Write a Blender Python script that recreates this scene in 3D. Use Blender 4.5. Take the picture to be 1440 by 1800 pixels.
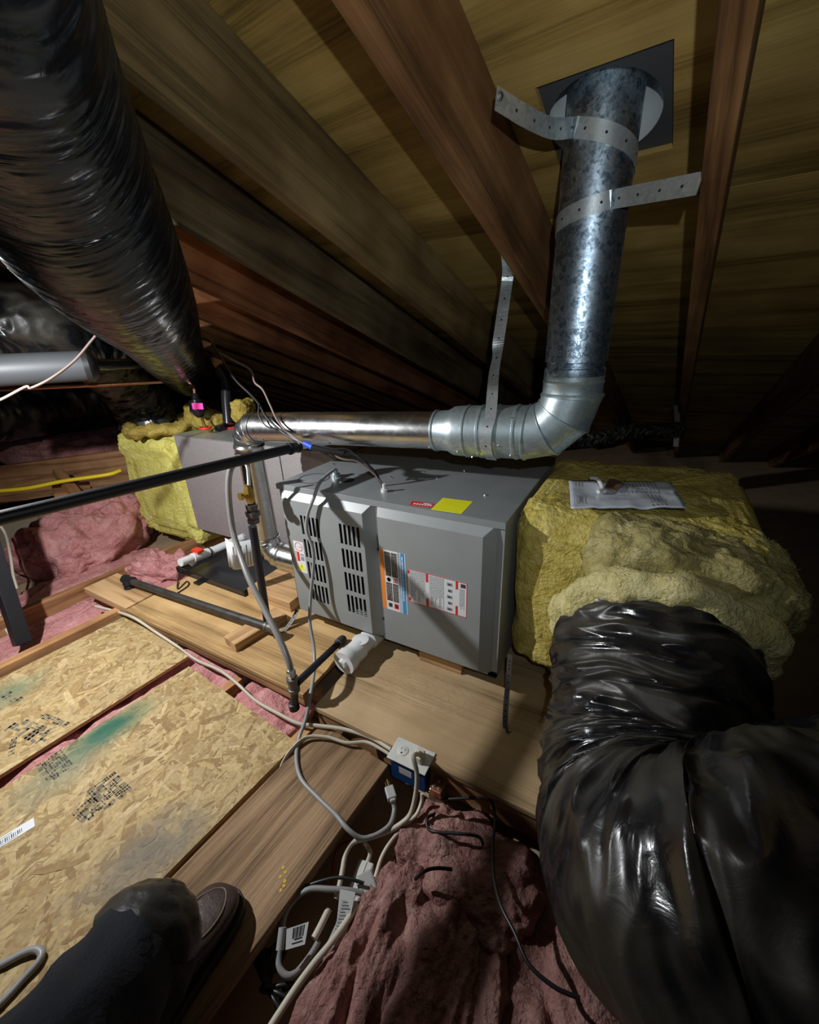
import bpy, bmesh, math, random
import numpy as np
from mathutils import Vector, Matrix, noise

for o in list(bpy.data.objects): bpy.data.objects.remove(o)
random.seed(7)
rng = np.random.default_rng(7)
COL = bpy.context.scene.collection

# ------------------------------------------------------------------ camera
CZ = 1.335                      # eye height above the ceiling drywall (the attic floor)
F = 720.0                       # focal length in pixels of the 1440x1800 frame
RW = np.array([[0.87590391, 0.15791242, -0.45591227],
               [0.48103209, -0.35910123, 0.79978399],
               [-0.03742283, -0.91984236, -0.39049912]])   # camera axes (right, down, forward) -> world
cam_d = bpy.data.cameras.new('camera'); cam = bpy.data.objects.new('camera', cam_d); COL.objects.link(cam)
cam_d.sensor_fit = 'HORIZONTAL'; cam_d.sensor_width = 36; cam_d.lens = 36 * F / 1440
cam_d.clip_start = 0.02; cam_d.clip_end = 60
mw = Matrix(((RW[0][0], -RW[0][1], -RW[0][2], 0), (RW[1][0], -RW[1][1], -RW[1][2], 0), (RW[2][0], -RW[2][1], -RW[2][2], CZ), (0, 0, 0, 1)))
cam.matrix_world = mw
bpy.context.scene.camera = cam

# house frame: rafters and joists run 5 degrees off the furnace; roof pitch 20 degrees
AZ = math.radians(5); PI_ = math.radians(20)
E1 = Vector((math.cos(AZ), -math.sin(AZ), 0)); EV = Vector((math.sin(AZ), math.cos(AZ), 0))
E2 = EV * math.cos(PI_) + Vector((0, 0, -math.sin(PI_))); E3 = E1.cross(E2)

# ------------------------------------------------------------------ world, lights, exposure
w = bpy.data.worlds.new('attic'); bpy.context.scene.world = w; w.use_nodes = True
w.node_tree.nodes['Background'].inputs[0].default_value = (0.6, 0.75, 1.0, 1)
w.node_tree.nodes['Background'].inputs[1].default_value = 0.004
vs = bpy.context.scene.view_settings
vs.view_transform = 'Standard'; vs.look = 'None'; vs.gamma = 1; vs.exposure = 0.0; vs.use_curve_mapping = False

def lamp(name, loc, aim, power, size, blend, radius, color):
    d = bpy.data.lights.new(name, 'SPOT'); d.energy = power; d.spot_size = math.radians(size); d.spot_blend = blend
    d.shadow_soft_size = radius; d.color = color
    o = bpy.data.objects.new(name, d); COL.objects.link(o)
    o.location = Vector(loc) + Vector((0, 0, CZ))
    o.rotation_euler = (Vector(aim) - Vector(loc)).to_track_quat('-Z', 'Y').to_euler()
    return o
flash_at = E1 * 0.056 + E3 * 0.11 - E2 * 0.05
lamp('phone_flash', flash_at, (-0.46, 1.0, 0.20), 20, 136, 1.0, 0.006, (0.86, 0.945, 1.0))
lamp('work_light', (-1.72, 0.24, 0.12), (-1.55, 1.0, -0.68), 105, 164, 0.75, 0.014, (0.97, 0.98, 1.0))

# ------------------------------------------------------------------ helpers
OFF = Vector((0, 0, CZ))
def P(px, py, x=None, y=None, z=None, d=None):
    """a pixel of the photograph and one known coordinate (or the depth) -> a point, relative to the eye"""
    r = RW @ np.array([px - 720, py - 900, F])
    if d is not None: k = d / F
    elif x is not None: k = x / r[0]
    elif y is not None: k = y / r[1]
    else: k = z / r[2]
    return Vector(r * k)
def PR(px, py, h):
    r = Vector(RW @ np.array([px - 720, py - 900, F])); return r * (h / r.dot(E3))
def U(u, v, z): return E1 * u + EV * v + Vector((0, 0, z))        # house coordinates
def RF(u, s, h): return E1 * u + E2 * s + E3 * h                  # roof coordinates
ORG = {}; MWD = {}
def tag(o, label=None, cat=None, group=None, kind=None):
    if label: o['label'] = label
    if cat: o['category'] = cat
    if group: o['group'] = group
    if kind: o['kind'] = kind
    return o
def thing(name, loc, label, cat, group=None):
    o = bpy.data.objects.new(name, None); COL.objects.link(o); o.empty_display_size = 0.05
    l = Vector(loc) + OFF; o.location = l; ORG[o.name] = l.copy(); MWD[o.name] = Matrix.Translation(l)
    return tag(o, label, cat, group)
def mesh(name, verts, faces, mat, parent=None, smooth=False, mats=None, fm=None, frame=None, cols=None):
    """frame: Matrix for a local frame (verts then local); else verts are relative to the eye"""
    me = bpy.data.meshes.new(name)
    V = [Vector(v) for v in verts]
    o = bpy.data.objects.new(name, me); COL.objects.link(o)
    if frame is not None:
        M = Matrix.Translation(OFF) @ frame
    else:
        lo = Vector((min(v.x for v in V), min(v.y for v in V), min(v.z for v in V))); hi = Vector((max(v.x for v in V), max(v.y for v in V), max(v.z for v in V)))
        c = Vector(((lo.x + hi.x) / 2, (lo.y + hi.y) / 2, lo.z))
        V = [v - c for v in V]
        M = Matrix.Translation(c + OFF)
    MWD[o.name] = M; ORG[o.name] = M.translation.copy()
    o.matrix_basis = (MWD[parent.name].inverted() @ M) if parent is not None else M
    me.from_pydata(V, [], faces)
    for m in (mats or [mat]): me.materials.append(m)
    if fm: me.polygons.foreach_set('material_index', fm)
    if smooth: me.polygons.foreach_set('use_smooth', [True] * len(me.polygons))
    if cols is not None:
        at = me.color_attributes.new('col', 'FLOAT_COLOR', 'POINT')
        at.data.foreach_set('color', np.asarray(cols, dtype=np.float32).ravel())
    me.update()
    if parent is not None: o.parent = parent
    return o
def boxvf(lo, hi):
    x0, y0, z0 = lo; x1, y1, z1 = hi
    return ([(x0, y0, z0), (x1, y0, z0), (x1, y1, z0), (x0, y1, z0), (x0, y0, z1), (x1, y0, z1), (x1, y1, z1), (x0, y1, z1)],
            [(0, 3, 2, 1), (4, 5, 6, 7), (0, 1, 5, 4), (1, 2, 6, 5), (2, 3, 7, 6), (3, 0, 4, 7)])
def bevel(o, w=0.002, seg=2):
    m = o.modifiers.new('bevel', 'BEVEL'); m.width = w; m.segments = seg; m.limit_method = 'ANGLE'; m.angle_limit = math.radians(40); return o
def box(name, lo, hi, mat, parent=None, bv=0.0015, frame=None):
    v, f = boxvf(lo, hi); o = mesh(name, v, f, mat, parent, frame=frame)
    return bevel(o, bv) if bv else o
def boxes(name, L, mat, parent=None, bv=0, frame=None):
    V, Fc = [], []
    for lo, hi in L:
        v, f = boxvf(lo, hi); n = len(V); V += v; Fc += [tuple(i + n for i in q) for q in f]
    o = mesh(name, V, Fc, mat, parent, frame=frame)
    return bevel(o, bv) if bv else o
def frame_of(origin, xdir, up):
    x = Vector(xdir).normalized(); y = Vector(up).cross(x).normalized(); z = x.cross(y)
    M = Matrix((x, y, z)).transposed().to_4x4(); M.translation = Vector(origin); return M
def smoothpath(pts, n=10):
    p = [Vector(q) for q in pts]
    if len(p) < 3: return p
    ext = [p[0] * 2 - p[1]] + p + [p[-1] * 2 - p[-2]]
    out = []
    for i in range(1, len(ext) - 2):
        a, b, c, d = ext[i - 1:i + 3]
        for k in range(n):
            t = k / n
            out.append(0.5 * ((2 * b) + (c - a) * t + (2 * a - 5 * b + 4 * c - d) * t * t + (3 * b - a - 3 * c + d) * t ** 3))
    out.append(p[-1]); return out
def frames(path):
    T = [(path[min(i + 1, len(path) - 1)] - path[max(i - 1, 0)]).normalized() for i in range(len(path))]
    up = Vector((0, 0, 1)) if abs(T[0].z) < 0.9 else Vector((1, 0, 0))
    n = (up - T[0] * up.dot(T[0])).normalized(); N = []
    for t in T:
        n = (n - t * n.dot(t)).normalized(); N.append(n)
    return T, N, [t.cross(n) for t, n in zip(T, N)]
def tube(name, path, r, mat, parent=None, seg=12, caps=True, squash=1.0, rfun=None):
    path = [Vector(p) for p in path]
    T, N, B = frames(path); V, Fc = [], []
    for i, p in enumerate(path):
        for k in range(seg):
            a = 2 * math.pi * k / seg
            rr = r if rfun is None else rfun(i / (len(path) - 1), a)
            V.append(p + N[i] * (math.cos(a) * rr) + B[i] * (math.sin(a) * rr * squash))
    for i in range(len(path) - 1):
        for k in range(seg):
            k2 = (k + 1) % seg; Fc.append((i * seg + k, i * seg + k2, (i + 1) * seg + k2, (i + 1) * seg + k))
    o_n = len(path)
    if caps: Fc += [tuple(range(seg - 1, -1, -1)), tuple((o_n - 1) * seg + k for k in range(seg))]
    o = mesh(name, V, Fc, mat, parent, smooth=True)
    m = o.modifiers.new('edge', 'EDGE_SPLIT'); m.split_angle = math.radians(50)
    return o
def cable(name, pts, r, mat, parent=None, squash=1.0, n=10, seg=8): return tube(name, smoothpath(pts, n), r, mat, parent, seg=seg, squash=squash)
def lathe(name, a, b, prof, mat, parent=None, seg=32):
    """prof: list of (t along a->b in metres, radius)"""
    a = Vector(a); t = (Vector(b) - a).normalized(); u = (Vector((0, 0, 1)) if abs(t.z) < 0.9 else Vector((1, 0, 0))); n = (u - t * u.dot(t)).normalized(); bb = t.cross(n)
    V, Fc = [], []
    for s, r in prof:
        for k in range(seg):
            q = 2 * math.pi * k / seg; V.append(a + t * s + n * (math.cos(q) * r) + bb * (math.sin(q) * r))
    for i in range(len(prof) - 1):
        for k in range(seg):
            k2 = (k + 1) % seg; Fc.append((i * seg + k, i * seg + k2, (i + 1) * seg + k2, (i + 1) * seg + k))
    if prof[0][1] > 1e-5: Fc.append(tuple(range(seg - 1, -1, -1)))
    if prof[-1][1] > 1e-5: Fc.append(tuple((len(prof) - 1) * seg + k for k in range(seg)))
    o = mesh(name, V, Fc, mat, parent, smooth=True)
    m = o.modifiers.new('edge', 'EDGE_SPLIT'); m.split_angle = math.radians(35)
    return o
def fbm(v, octs=4, lac=2.1, gain=0.5):
    s = 0; a = 1
    for _ in range(octs):
        s += a * noise.noise(v); v = v * lac; a *= gain
    return s
def ribbon(name, pts, wid, mat, parent=None, th=0.0012, n=8):
    """pts: (point, width direction)"""
    c = smoothpath([p for p, _ in pts], n); d = smoothpath([Vector(q).normalized() for _, q in pts], n)
    V, Fc = [], []
    for i, p in enumerate(c):
        t = (c[min(i + 1, len(c) - 1)] - c[max(i - 1, 0)]).normalized(); q = (d[i] - t * d[i].dot(t)).normalized(); nn = t.cross(q)
        for a, b in ((-1, -1), (1, -1), (1, 1), (-1, 1)): V.append(p + q * (a * wid / 2) + nn * (b * th / 2))
    for i in range(len(c) - 1):
        for k in range(4): Fc.append((i * 4 + k, i * 4 + (k + 1) % 4, i * 4 + 4 + (k + 1) % 4, i * 4 + 4 + k))
    Fc += [(3, 2, 1, 0), tuple(4 * (len(c) - 1) + k for k in range(4))]
    return mesh(name, V, Fc, mat, parent), c, d
def disc_marks(name, spots, r, mat, parent, th=0.0004, seg=8):
    V, Fc = [], []
    for p, nrm in spots:
        p = Vector(p); nrm = Vector(nrm).normalized(); u = nrm.orthogonal().normalized(); v = nrm.cross(u); n0 = len(V)
        for s in (0, th):
            for k in range(seg):
                a = 2 * math.pi * k / seg; V.append(p + u * (r * math.cos(a)) + v * (r * math.sin(a)) + nrm * s)
        Fc.append(tuple(n0 + seg + k for k in range(seg)))
        for k in range(seg): Fc.append((n0 + k, n0 + (k + 1) % seg, n0 + seg + (k + 1) % seg, n0 + seg + k))
    return mesh(name, V, Fc, mat, parent)
def screws(parent, spots, mat, r=0.004):
    for p, n in spots:
        p = Vector(p); n = Vector(n).normalized()
        lathe('screw', p, p + n, [(0, r), (0.001, r), (0.0012, r * 0.75), (0.004, r * 0.65), (0.0045, 0.0001)], mat, parent, seg=8)
def blob(name, M, size, mat, parent=None, seed=0, amp=0.03, freq=6, nu=96, nv=56, ex=0.45, fold=0.0, fine=0.0, clamp=None, aniso=(1, 1, 1)):
    """a rounded cushion in frame M, ruffled by noise; ex -> 0 gives a box"""
    V, Fc = [], []; sg = lambda x, e: math.copysign(abs(x) ** e, x)
    so = Vector((seed * 3.17, seed * 1.31, seed * 2.71)); R3 = M.to_3x3()
    for i in range(nv + 1):
        ph = -math.pi / 2 + math.pi * i / nv
        for k in range(nu):
            th = 2 * math.pi * k / nu
            q = Vector((size[0] * sg(math.cos(ph), ex) * sg(math.cos(th), ex), size[1] * sg(math.cos(ph), ex) * sg(math.sin(th), ex), size[2] * sg(math.sin(ph), ex)))
            nrm = Vector((q.x / size[0] ** 2, q.y / size[1] ** 2, q.z / size[2] ** 2)).normalized()
            qa = Vector((q.x * aniso[0], q.y * aniso[1], q.z * aniso[2]))
            d = amp * fbm(qa * freq + so, 4)
            if fold: d -= fold * max(0, 0.35 - abs(noise.noise(qa * (freq * 0.9) + so * 2))) / 0.35
            if fine: d += fine * noise.noise(q * 70 + so)
            q2 = q + nrm * d
            if clamp: q2 = Vector([max(-s_ * c_, min(s_ * c_, v_)) if c_ else v_ for v_, s_, c_ in zip(q2, size, clamp)])
            V.append(M.translation + R3 @ q2)
    for i in range(nv):
        for k in range(nu):
            k2 = (k + 1) % nu; Fc.append((i * nu + k, i * nu + k2, (i + 1) * nu + k2, (i + 1) * nu + k))
    return mesh(name, V, Fc, mat, parent, smooth=True)
def fuzz(name, src, n, ln, mat, parent, seed=1, droop=0.3, wd=0.0006, keep=None):
    """loose glass fibres standing off a surface: one part, nobody could count them"""
    r = np.random.default_rng(seed); me = src.data; V, Fc = [], []
    base = ORG[src.name] - OFF
    polys = [p for p in me.polygons if keep is None or keep(p.center + base, p.normal)]
    if not polys: return
    for _ in range(n):
        p = polys[int(r.integers(len(polys)))]; c = p.center + base
        d = (p.normal + Vector(r.normal(0, 0.75, 3))).normalized(); L = ln * float(r.uniform(0.3, 1.2))
        s = d.cross(Vector(r.normal(0, 1, 3))).normalized() * wd
        a = c - p.normal * 0.004; m_ = a + d * L * 0.55; e = a + d * L + Vector((0, 0, -droop * L * float(r.uniform(0, 1)))) + Vector(r.normal(0, 0.15 * L, 3))
        k = len(V); V += [a - s, a + s, m_ - s * 0.8, m_ + s * 0.8, e]
        Fc += [(k, k + 1, k + 3, k + 2), (k + 2, k + 3, k + 4)]
    o = mesh(name, V, Fc, mat, parent); o['kind'] = 'stuff'; return o

# ------------------------------------------------------------------ materials
def nmat(name):
    m = bpy.data.materials.new(name); m.use_nodes = True; nt = m.node_tree; b = nt.nodes['Principled BSDF']; return m, nt, b
def N(nt, t, **kw):
    n = nt.nodes.new(t)
    for k, v in kw.items(): setattr(n, k, v)
    return n
def ramp(nt, stops):
    r = N(nt, 'ShaderNodeValToRGB'); e = r.color_ramp.elements
    e[0].position, e[0].color = stops[0][0], (*stops[0][1], 1); e[1].position, e[1].color = stops[-1][0], (*stops[-1][1], 1)
    for p, c in stops[1:-1]:
        q = e.new(p); q.color = (*c, 1)
    return r
def plain(name, c, rough=0.5, metal=0, bump=0, bscale=60, spec=0.5, var=0.0, vscale=8):
    m, nt, b = nmat(name); b.inputs['Base Color'].default_value = (*c, 1); b.inputs['Roughness'].default_value = rough; b.inputs['Metallic'].default_value = metal
    b.inputs['Specular IOR Level'].default_value = spec
    tc = N(nt, 'ShaderNodeTexCoord')
    if var:
        nz = N(nt, 'ShaderNodeTexNoise'); nz.inputs['Scale'].default_value = vscale; nz.inputs['Detail'].default_value = 5
        nt.links.new(tc.outputs['Object'], nz.inputs['Vector'])
        r = ramp(nt, [(0.3, tuple(x * (1 - var) for x in c)), (0.7, tuple(min(1, x * (1 + var)) for x in c))]); nt.links.new(nz.outputs['Fac'], r.inputs[0]); nt.links.new(r.outputs[0], b.inputs['Base Color'])
    if bump:
        nz = N(nt, 'ShaderNodeTexNoise'); nz.inputs['Scale'].default_value = bscale; nz.inputs['Detail'].default_value = 6; nz.inputs['Roughness'].default_value = 0.65
        bp = N(nt, 'ShaderNodeBump'); bp.inputs['Strength'].default_value = bump; bp.inputs['Distance'].default_value = 0.004
        nt.links.new(tc.outputs['Object'], nz.inputs['Vector']); nt.links.new(nz.outputs['Fac'], bp.inputs['Height']); nt.links.new(bp.outputs[0], b.inputs['Normal'])
    return m
def wood(name, c1, c2, c3, scale=1.0, axis=0, rough=0.75, stain=None, contrast=1.0, rings=14, fm=0.66, bump=0.25):
    """grain runs along local axis"""
    m, nt, b = nmat(name); tc = N(nt, 'ShaderNodeTexCoord'); mp = N(nt, 'ShaderNodeMapping'); oi = N(nt, 'ShaderNodeObjectInfo')
    sc = [9 * scale] * 3; sc[axis] = 0.7 * scale; mp.inputs['Scale'].default_value = sc
    ml = N(nt, 'ShaderNodeMath', operation='MULTIPLY'); ml.inputs[1].default_value = 37.0
    cb = N(nt, 'ShaderNodeCombineXYZ'); nt.links.new(oi.outputs['Random'], ml.inputs[0])
    for i in range(3): nt.links.new(ml.outputs[0], cb.inputs[i])
    nt.links.new(cb.outputs[0], mp.inputs['Location'])
    nt.links.new(tc.outputs['Object'], mp.inputs['Vector'])
    nz = N(nt, 'ShaderNodeTexNoise'); nz.inputs['Scale'].default_value = 1.0; nz.inputs['Detail'].default_value = 3; nz.inputs['Distortion'].default_value = 0.4; nt.links.new(mp.outputs[0], nz.inputs['Vector'])
    mu = N(nt, 'ShaderNodeMath', operation='MULTIPLY'); mu.inputs[1].default_value = rings; nt.links.new(nz.outputs['Fac'], mu.inputs[0])
    sn = N(nt, 'ShaderNodeMath', operation='PINGPONG'); sn.inputs[1].default_value = 1.0; nt.links.new(mu.outputs[0], sn.inputs[0])
    mp2 = N(nt, 'ShaderNodeMapping'); s2 = [210 * scale] * 3; s2[axis] = 5 * scale; mp2.inputs['Scale'].default_value = s2; nt.links.new(tc.outputs['Object'], mp2.inputs['Vector'])
    n2 = N(nt, 'ShaderNodeTexNoise'); n2.inputs['Scale'].default_value = 1; n2.inputs['Detail'].default_value = 6; n2.inputs['Roughness'].default_value = 0.7; nt.links.new(mp2.outputs[0], n2.inputs['Vector'])
    mx = N(nt, 'ShaderNodeMix'); mx.data_type = 'FLOAT'; mx.inputs[0].default_value = fm; nt.links.new(sn.outputs[0], mx.inputs[2]); nt.links.new(n2.outputs['Fac'], mx.inputs[3])
    r = ramp(nt, [(0.30, tuple(x * 0.62 for x in c1)), (0.5, c2), (0.70, c3)]); nt.links.new(mx.outputs[0], r.inputs[0])
    col = r.outputs[0]
    n3 = N(nt, 'ShaderNodeTexNoise'); n3.inputs['Scale'].default_value = 3.5; n3.inputs['Detail'].default_value = 5; nt.links.new(tc.outputs['Object'], n3.inputs['Vector'])
    r3 = ramp(nt, [(0.38, (0.55, 0.5, 0.45)), (0.62, (1, 1, 1))]); nt.links.new(n3.outputs['Fac'], r3.inputs[0])
    mm = N(nt, 'ShaderNodeMix'); mm.data_type = 'RGBA'; mm.blend_type = 'MULTIPLY'; mm.inputs[0].default_value = contrast; nt.links.new(col, mm.inputs[6]); nt.links.new(r3.outputs[0], mm.inputs[7])
    nt.links.new(mm.outputs[2], b.inputs['Base Color'])
    b.inputs['Roughness'].default_value = rough; b.inputs['Specular IOR Level'].default_value = 0.25
    bp = N(nt, 'ShaderNodeBump'); bp.inputs['Strength'].default_value = bump; bp.inputs['Distance'].default_value = 0.003; nt.links.new(mx.outputs[0], bp.inputs['Height']); nt.links.new(bp.outputs[0], b.inputs['Normal'])
    return m
def fibre(name, c1, c2, c3, scale=14, trans=0.0):
    """glass wool: mottled colour with matted fine relief"""
    m, nt, b = nmat(name); tc = N(nt, 'ShaderNodeTexCoord')
    n1 = N(nt, 'ShaderNodeTexNoise'); n1.inputs['Scale'].default_value = scale; n1.inputs['Detail'].default_value = 8; n1.inputs['Roughness'].default_value = 0.7; n1.inputs['Distortion'].default_value = 1.2
    nt.links.new(tc.outputs['Object'], n1.inputs['Vector'])
    r = ramp(nt, [(0.3, c1), (0.5, c2), (0.72, c3)]); nt.links.new(n1.outputs['Fac'], r.inputs[0]); nt.links.new(r.outputs[0], b.inputs['Base Color'])
    n2 = N(nt, 'ShaderNodeTexNoise'); n2.inputs['Scale'].default_value = scale * 7; n2.inputs['Detail'].default_value = 8; n2.inputs['Distortion'].default_value = 0.8; nt.links.new(tc.outputs['Object'], n2.inputs['Vector'])
    ad = N(nt, 'ShaderNodeMath', operation='ADD'); nt.links.new(n1.outputs['Fac'], ad.inputs[0]); nt.links.new(n2.outputs['Fac'], ad.inputs[1])
    bp = N(nt, 'ShaderNodeBump'); bp.inputs['Strength'].default_value = 0.9; bp.inputs['Distance'].default_value = 0.012; nt.links.new(ad.outputs[0], bp.inputs['Height']); nt.links.new(bp.outputs[0], b.inputs['Normal'])
    b.inputs['Roughness'].default_value = 0.95; b.inputs['Specular IOR Level'].default_value = 0.1
    return m
def galv(name, c1, c2, rough=0.32, scale=55, metal=1.0):
    m, nt, b = nmat(name); tc = N(nt, 'ShaderNodeTexCoord')
    v = N(nt, 'ShaderNodeTexVoronoi'); v.inputs['Scale'].default_value = scale; nt.links.new(tc.outputs['Object'], v.inputs['Vector'])
    nz = N(nt, 'ShaderNodeTexNoise'); nz.inputs['Scale'].default_value = scale * 0.9; nz.inputs['Detail'].default_value = 5; nz.inputs['Distortion'].default_value = 2.0; nt.links.new(tc.outputs['Object'], nz.inputs['Vector'])
    mx = N(nt, 'ShaderNodeMix'); mx.data_type = 'FLOAT'; mx.inputs[0].default_value = 0.75; sp = N(nt, 'ShaderNodeSeparateColor'); nt.links.new(v.outputs['Color'], sp.inputs[0]); nt.links.new(sp.outputs[0], mx.inputs[2]); nt.links.new(nz.outputs['Fac'], mx.inputs[3])
    r = ramp(nt, [(0.32, c1), (0.68, c2)]); nt.links.new(mx.outputs[0], r.inputs[0]); nt.links.new(r.outputs[0], b.inputs['Base Color'])
    b.inputs['Metallic'].default_value = metal
    rr = N(nt, 'ShaderNodeMapRange'); rr.inputs[3].default_value = rough + 0.16; rr.inputs[4].default_value = rough - 0.06; nt.links.new(mx.outputs[0], rr.inputs[0]); nt.links.new(rr.outputs[0], b.inputs['Roughness'])
    return m
def ductfilm(name, dust=(0.042, 0.040, 0.031), lo=0.44):
    m, nt, b = nmat(name); tc = N(nt, 'ShaderNodeTexCoord')
    n1 = N(nt, 'ShaderNodeTexNoise'); n1.inputs['Scale'].default_value = 3.2; n1.inputs['Detail'].default_value = 7; n1.inputs['Distortion'].default_value = 0.8; nt.links.new(tc.outputs['Object'], n1.inputs['Vector'])
    ge = N(nt, 'ShaderNodeNewGeometry'); sp = N(nt, 'ShaderNodeSeparateXYZ'); nt.links.new(ge.outputs['Normal'], sp.inputs[0])
    r = ramp(nt, [(lo, (0, 0, 0)), (lo + 0.24, (1, 1, 1))]); vc = N(nt, 'ShaderNodeVertexColor'); vc.layer_name = 'col'; av = N(nt, 'ShaderNodeMix'); av.data_type = 'FLOAT'; av.inputs[0].default_value = 0.6; nt.links.new(n1.outputs['Fac'], av.inputs[2]); nt.links.new(vc.outputs[0], av.inputs[3]); nt.links.new(av.outputs[0], r.inputs[0])
    mx = N(nt, 'ShaderNodeMix'); mx.data_type = 'RGBA'; mx.inputs[6].default_value = (0.008, 0.0085, 0.010, 1); mx.inputs[7].default_value = (*dust, 1); nt.links.new(r.outputs[0], mx.inputs[0]); nt.links.new(mx.outputs[2], b.inputs['Base Color'])
    rr = N(nt, 'ShaderNodeMapRange'); rr.inputs[3].default_value = 0.2; rr.inputs[4].default_value = 0.5; nt.links.new(r.outputs[0], rr.inputs[0]); nt.links.new(rr.outputs[0], b.inputs['Roughness'])
    n2 = N(nt, 'ShaderNodeTexNoise'); n2.inputs['Scale'].default_value = 26; n2.inputs['Detail'].default_value = 5; n2.inputs['Distortion'].default_value = 1.0; nt.links.new(tc.outputs['Object'], n2.inputs['Vector'])
    bp = N(nt, 'ShaderNodeBump'); bp.inputs['Strength'].default_value = 0.25; bp.inputs['Distance'].default_value = 0.006; nt.links.new(n2.outputs['Fac'], bp.inputs['Height']); nt.links.new(bp.outputs[0], b.inputs['Normal'])
    b.inputs['Specular IOR Level'].default_value = 0.62
    return m
def osb_mat(name, paint=None, base=(1, 1, 1)):
    """strand colour comes from the flakes; paint = (origin, along, across, length, width) of a sprayed edge in object space"""
    m, nt, b = nmat(name); at = N(nt, 'ShaderNodeVertexColor'); at.layer_name = 'col'; tc = N(nt, 'ShaderNodeTexCoord')
    nz = N(nt, 'ShaderNodeTexNoise'); nz.inputs['Scale'].default_value = 90; nz.inputs['Detail'].default_value = 5; nt.links.new(tc.outputs['Object'], nz.inputs['Vector'])
    r = ramp(nt, [(0.3, (0.78, 0.74, 0.66)), (0.7, (1.05, 1.05, 1.05))]); nt.links.new(nz.outputs['Fac'], r.inputs[0])
    mm = N(nt, 'ShaderNodeMix'); mm.data_type = 'RGBA'; mm.blend_type = 'MULTIPLY'; mm.inputs[0].default_value = 1; nt.links.new(at.outputs[0], mm.inputs[6]); nt.links.new(r.outputs[0], mm.inputs[7])
    col = mm.outputs[2]
    for (org, al, ln, wd, pc, lim, stren) in (paint or []):
        mp = N(nt, 'ShaderNodeMapping', vector_type='POINT'); sub = N(nt, 'ShaderNodeVectorMath', operation='SUBTRACT'); sub.inputs[1].default_value = org; nt.links.new(tc.outputs['Object'], sub.inputs[0])
        dot = lambda v: (lambda d: (nt.links.new(sub.outputs[0], d.inputs[0]), d.inputs[1].__setattr__('default_value', v), d)[2])(N(nt, 'ShaderNodeVectorMath', operation='DOT_PRODUCT'))
        da = dot((al[0] / ln, al[1] / ln, 0)); db = dot((-al[1] / wd, al[0] / wd, 0))
        nn = N(nt, 'ShaderNodeTexNoise'); nn.inputs['Scale'].default_value = 16; nn.inputs['Detail'].default_value = 6; nt.links.new(tc.outputs['Object'], nn.inputs['Vector'])
        def mth(op, x, y):
            q = N(nt, 'ShaderNodeMath', operation=op)
            for i, s in enumerate((x, y)):
                if isinstance(s, (int, float)): q.inputs[i].default_value = s
                else: nt.links.new(s, q.inputs[i])
            return q.outputs[0]
        a2 = mth('POWER', mth('ABSOLUTE', da.outputs['Value'], 0), 2.0); b2 = mth('POWER', mth('ABSOLUTE', db.outputs['Value'], 0), 2.0)
        d = mth('SQRT', mth('ADD', a2, b2), 0)
        d = mth('ADD', d, mth('MULTIPLY', mth('SUBTRACT', nn.outputs['Fac'], 0.5), lim))
        mr = N(nt, 'ShaderNodeMapRange'); mr.inputs[1].default_value = 1.0; mr.inputs[2].default_value = 0.25; mr.inputs[3].default_value = 0; mr.inputs[4].default_value = stren; nt.links.new(d, mr.inputs[0])
        m2 = N(nt, 'ShaderNodeMix'); m2.data_type = 'RGBA'; nt.links.new(mr.outputs[0], m2.inputs[0]); nt.links.new(col, m2.inputs[6]); m2.inputs[7].default_value = (*pc, 1); col = m2.outputs[2]
    nt.links.new(col, b.inputs['Base Color']); b.inputs['Roughness'].default_value = 0.7; b.inputs['Specular IOR Level'].default_value = 0.25
    bp = N(nt, 'ShaderNodeBump'); bp.inputs['Strength'].default_value = 0.3; bp.inputs['Distance'].default_value = 0.002; nt.links.new(nz.outputs['Fac'], bp.inputs['Height']); nt.links.new(bp.outputs[0], b.inputs['Normal'])
    return m

RAFT = wood('rafter_wood', (0.17, 0.08, 0.029), (0.235, 0.113, 0.041), (0.30, 0.155, 0.06), axis=0, rings=7)
RAFT_O = wood('rafter_wood_weathered', (0.17, 0.115, 0.045), (0.23, 0.155, 0.06), (0.29, 0.2, 0.085), axis=0, rings=7)
RAFT_R = wood('rafter_wood_reddish', (0.24, 0.09, 0.04), (0.32, 0.13, 0.06), (0.38, 0.17, 0.08), axis=0, rings=7)
RAFT_D = wood('rafter_wood_dark', (0.11, 0.08, 0.04), (0.16, 0.115, 0.055), (0.21, 0.155, 0.08), axis=0, rings=7)
SHEA = wood('sheathing_plywood', (0.28, 0.175, 0.045), (0.37, 0.24, 0.065), (0.45, 0.305, 0.095), axis=0, rings=6, scale=0.8, contrast=0.7)
JOIST = wood('joist_wood', (0.36, 0.17, 0.075), (0.46, 0.235, 0.105), (0.54, 0.30, 0.14), axis=0, rings=9)
PLANK = wood('plank_wood', (0.19, 0.115, 0.062), (0.33, 0.21, 0.115), (0.45, 0.30, 0.17), axis=0, rings=10, scale=1.0, contrast=0.75, bump=0.8, fm=0.8)
PLY = wood('platform_plywood', (0.50, 0.30, 0.125), (0.60, 0.39, 0.17), (0.66, 0.44, 0.205), axis=0, rings=5, scale=0.7, contrast=0.5, bump=0.1)
PLY2 = wood('platform_plywood_worn', (0.44, 0.31, 0.16), (0.54, 0.385, 0.21), (0.6, 0.435, 0.245), axis=0, rings=6, scale=0.7, contrast=0.55, bump=0.1)
PLYE = wood('plywood_edge', (0.28, 0.15, 0.07), (0.42, 0.24, 0.115), (0.5, 0.3, 0.15), axis=0, rings=8)
BLOCK = wood('block_wood', (0.44, 0.25, 0.11), (0.54, 0.33, 0.155), (0.6, 0.39, 0.2), axis=0, rings=10, contrast=0.3)
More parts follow.
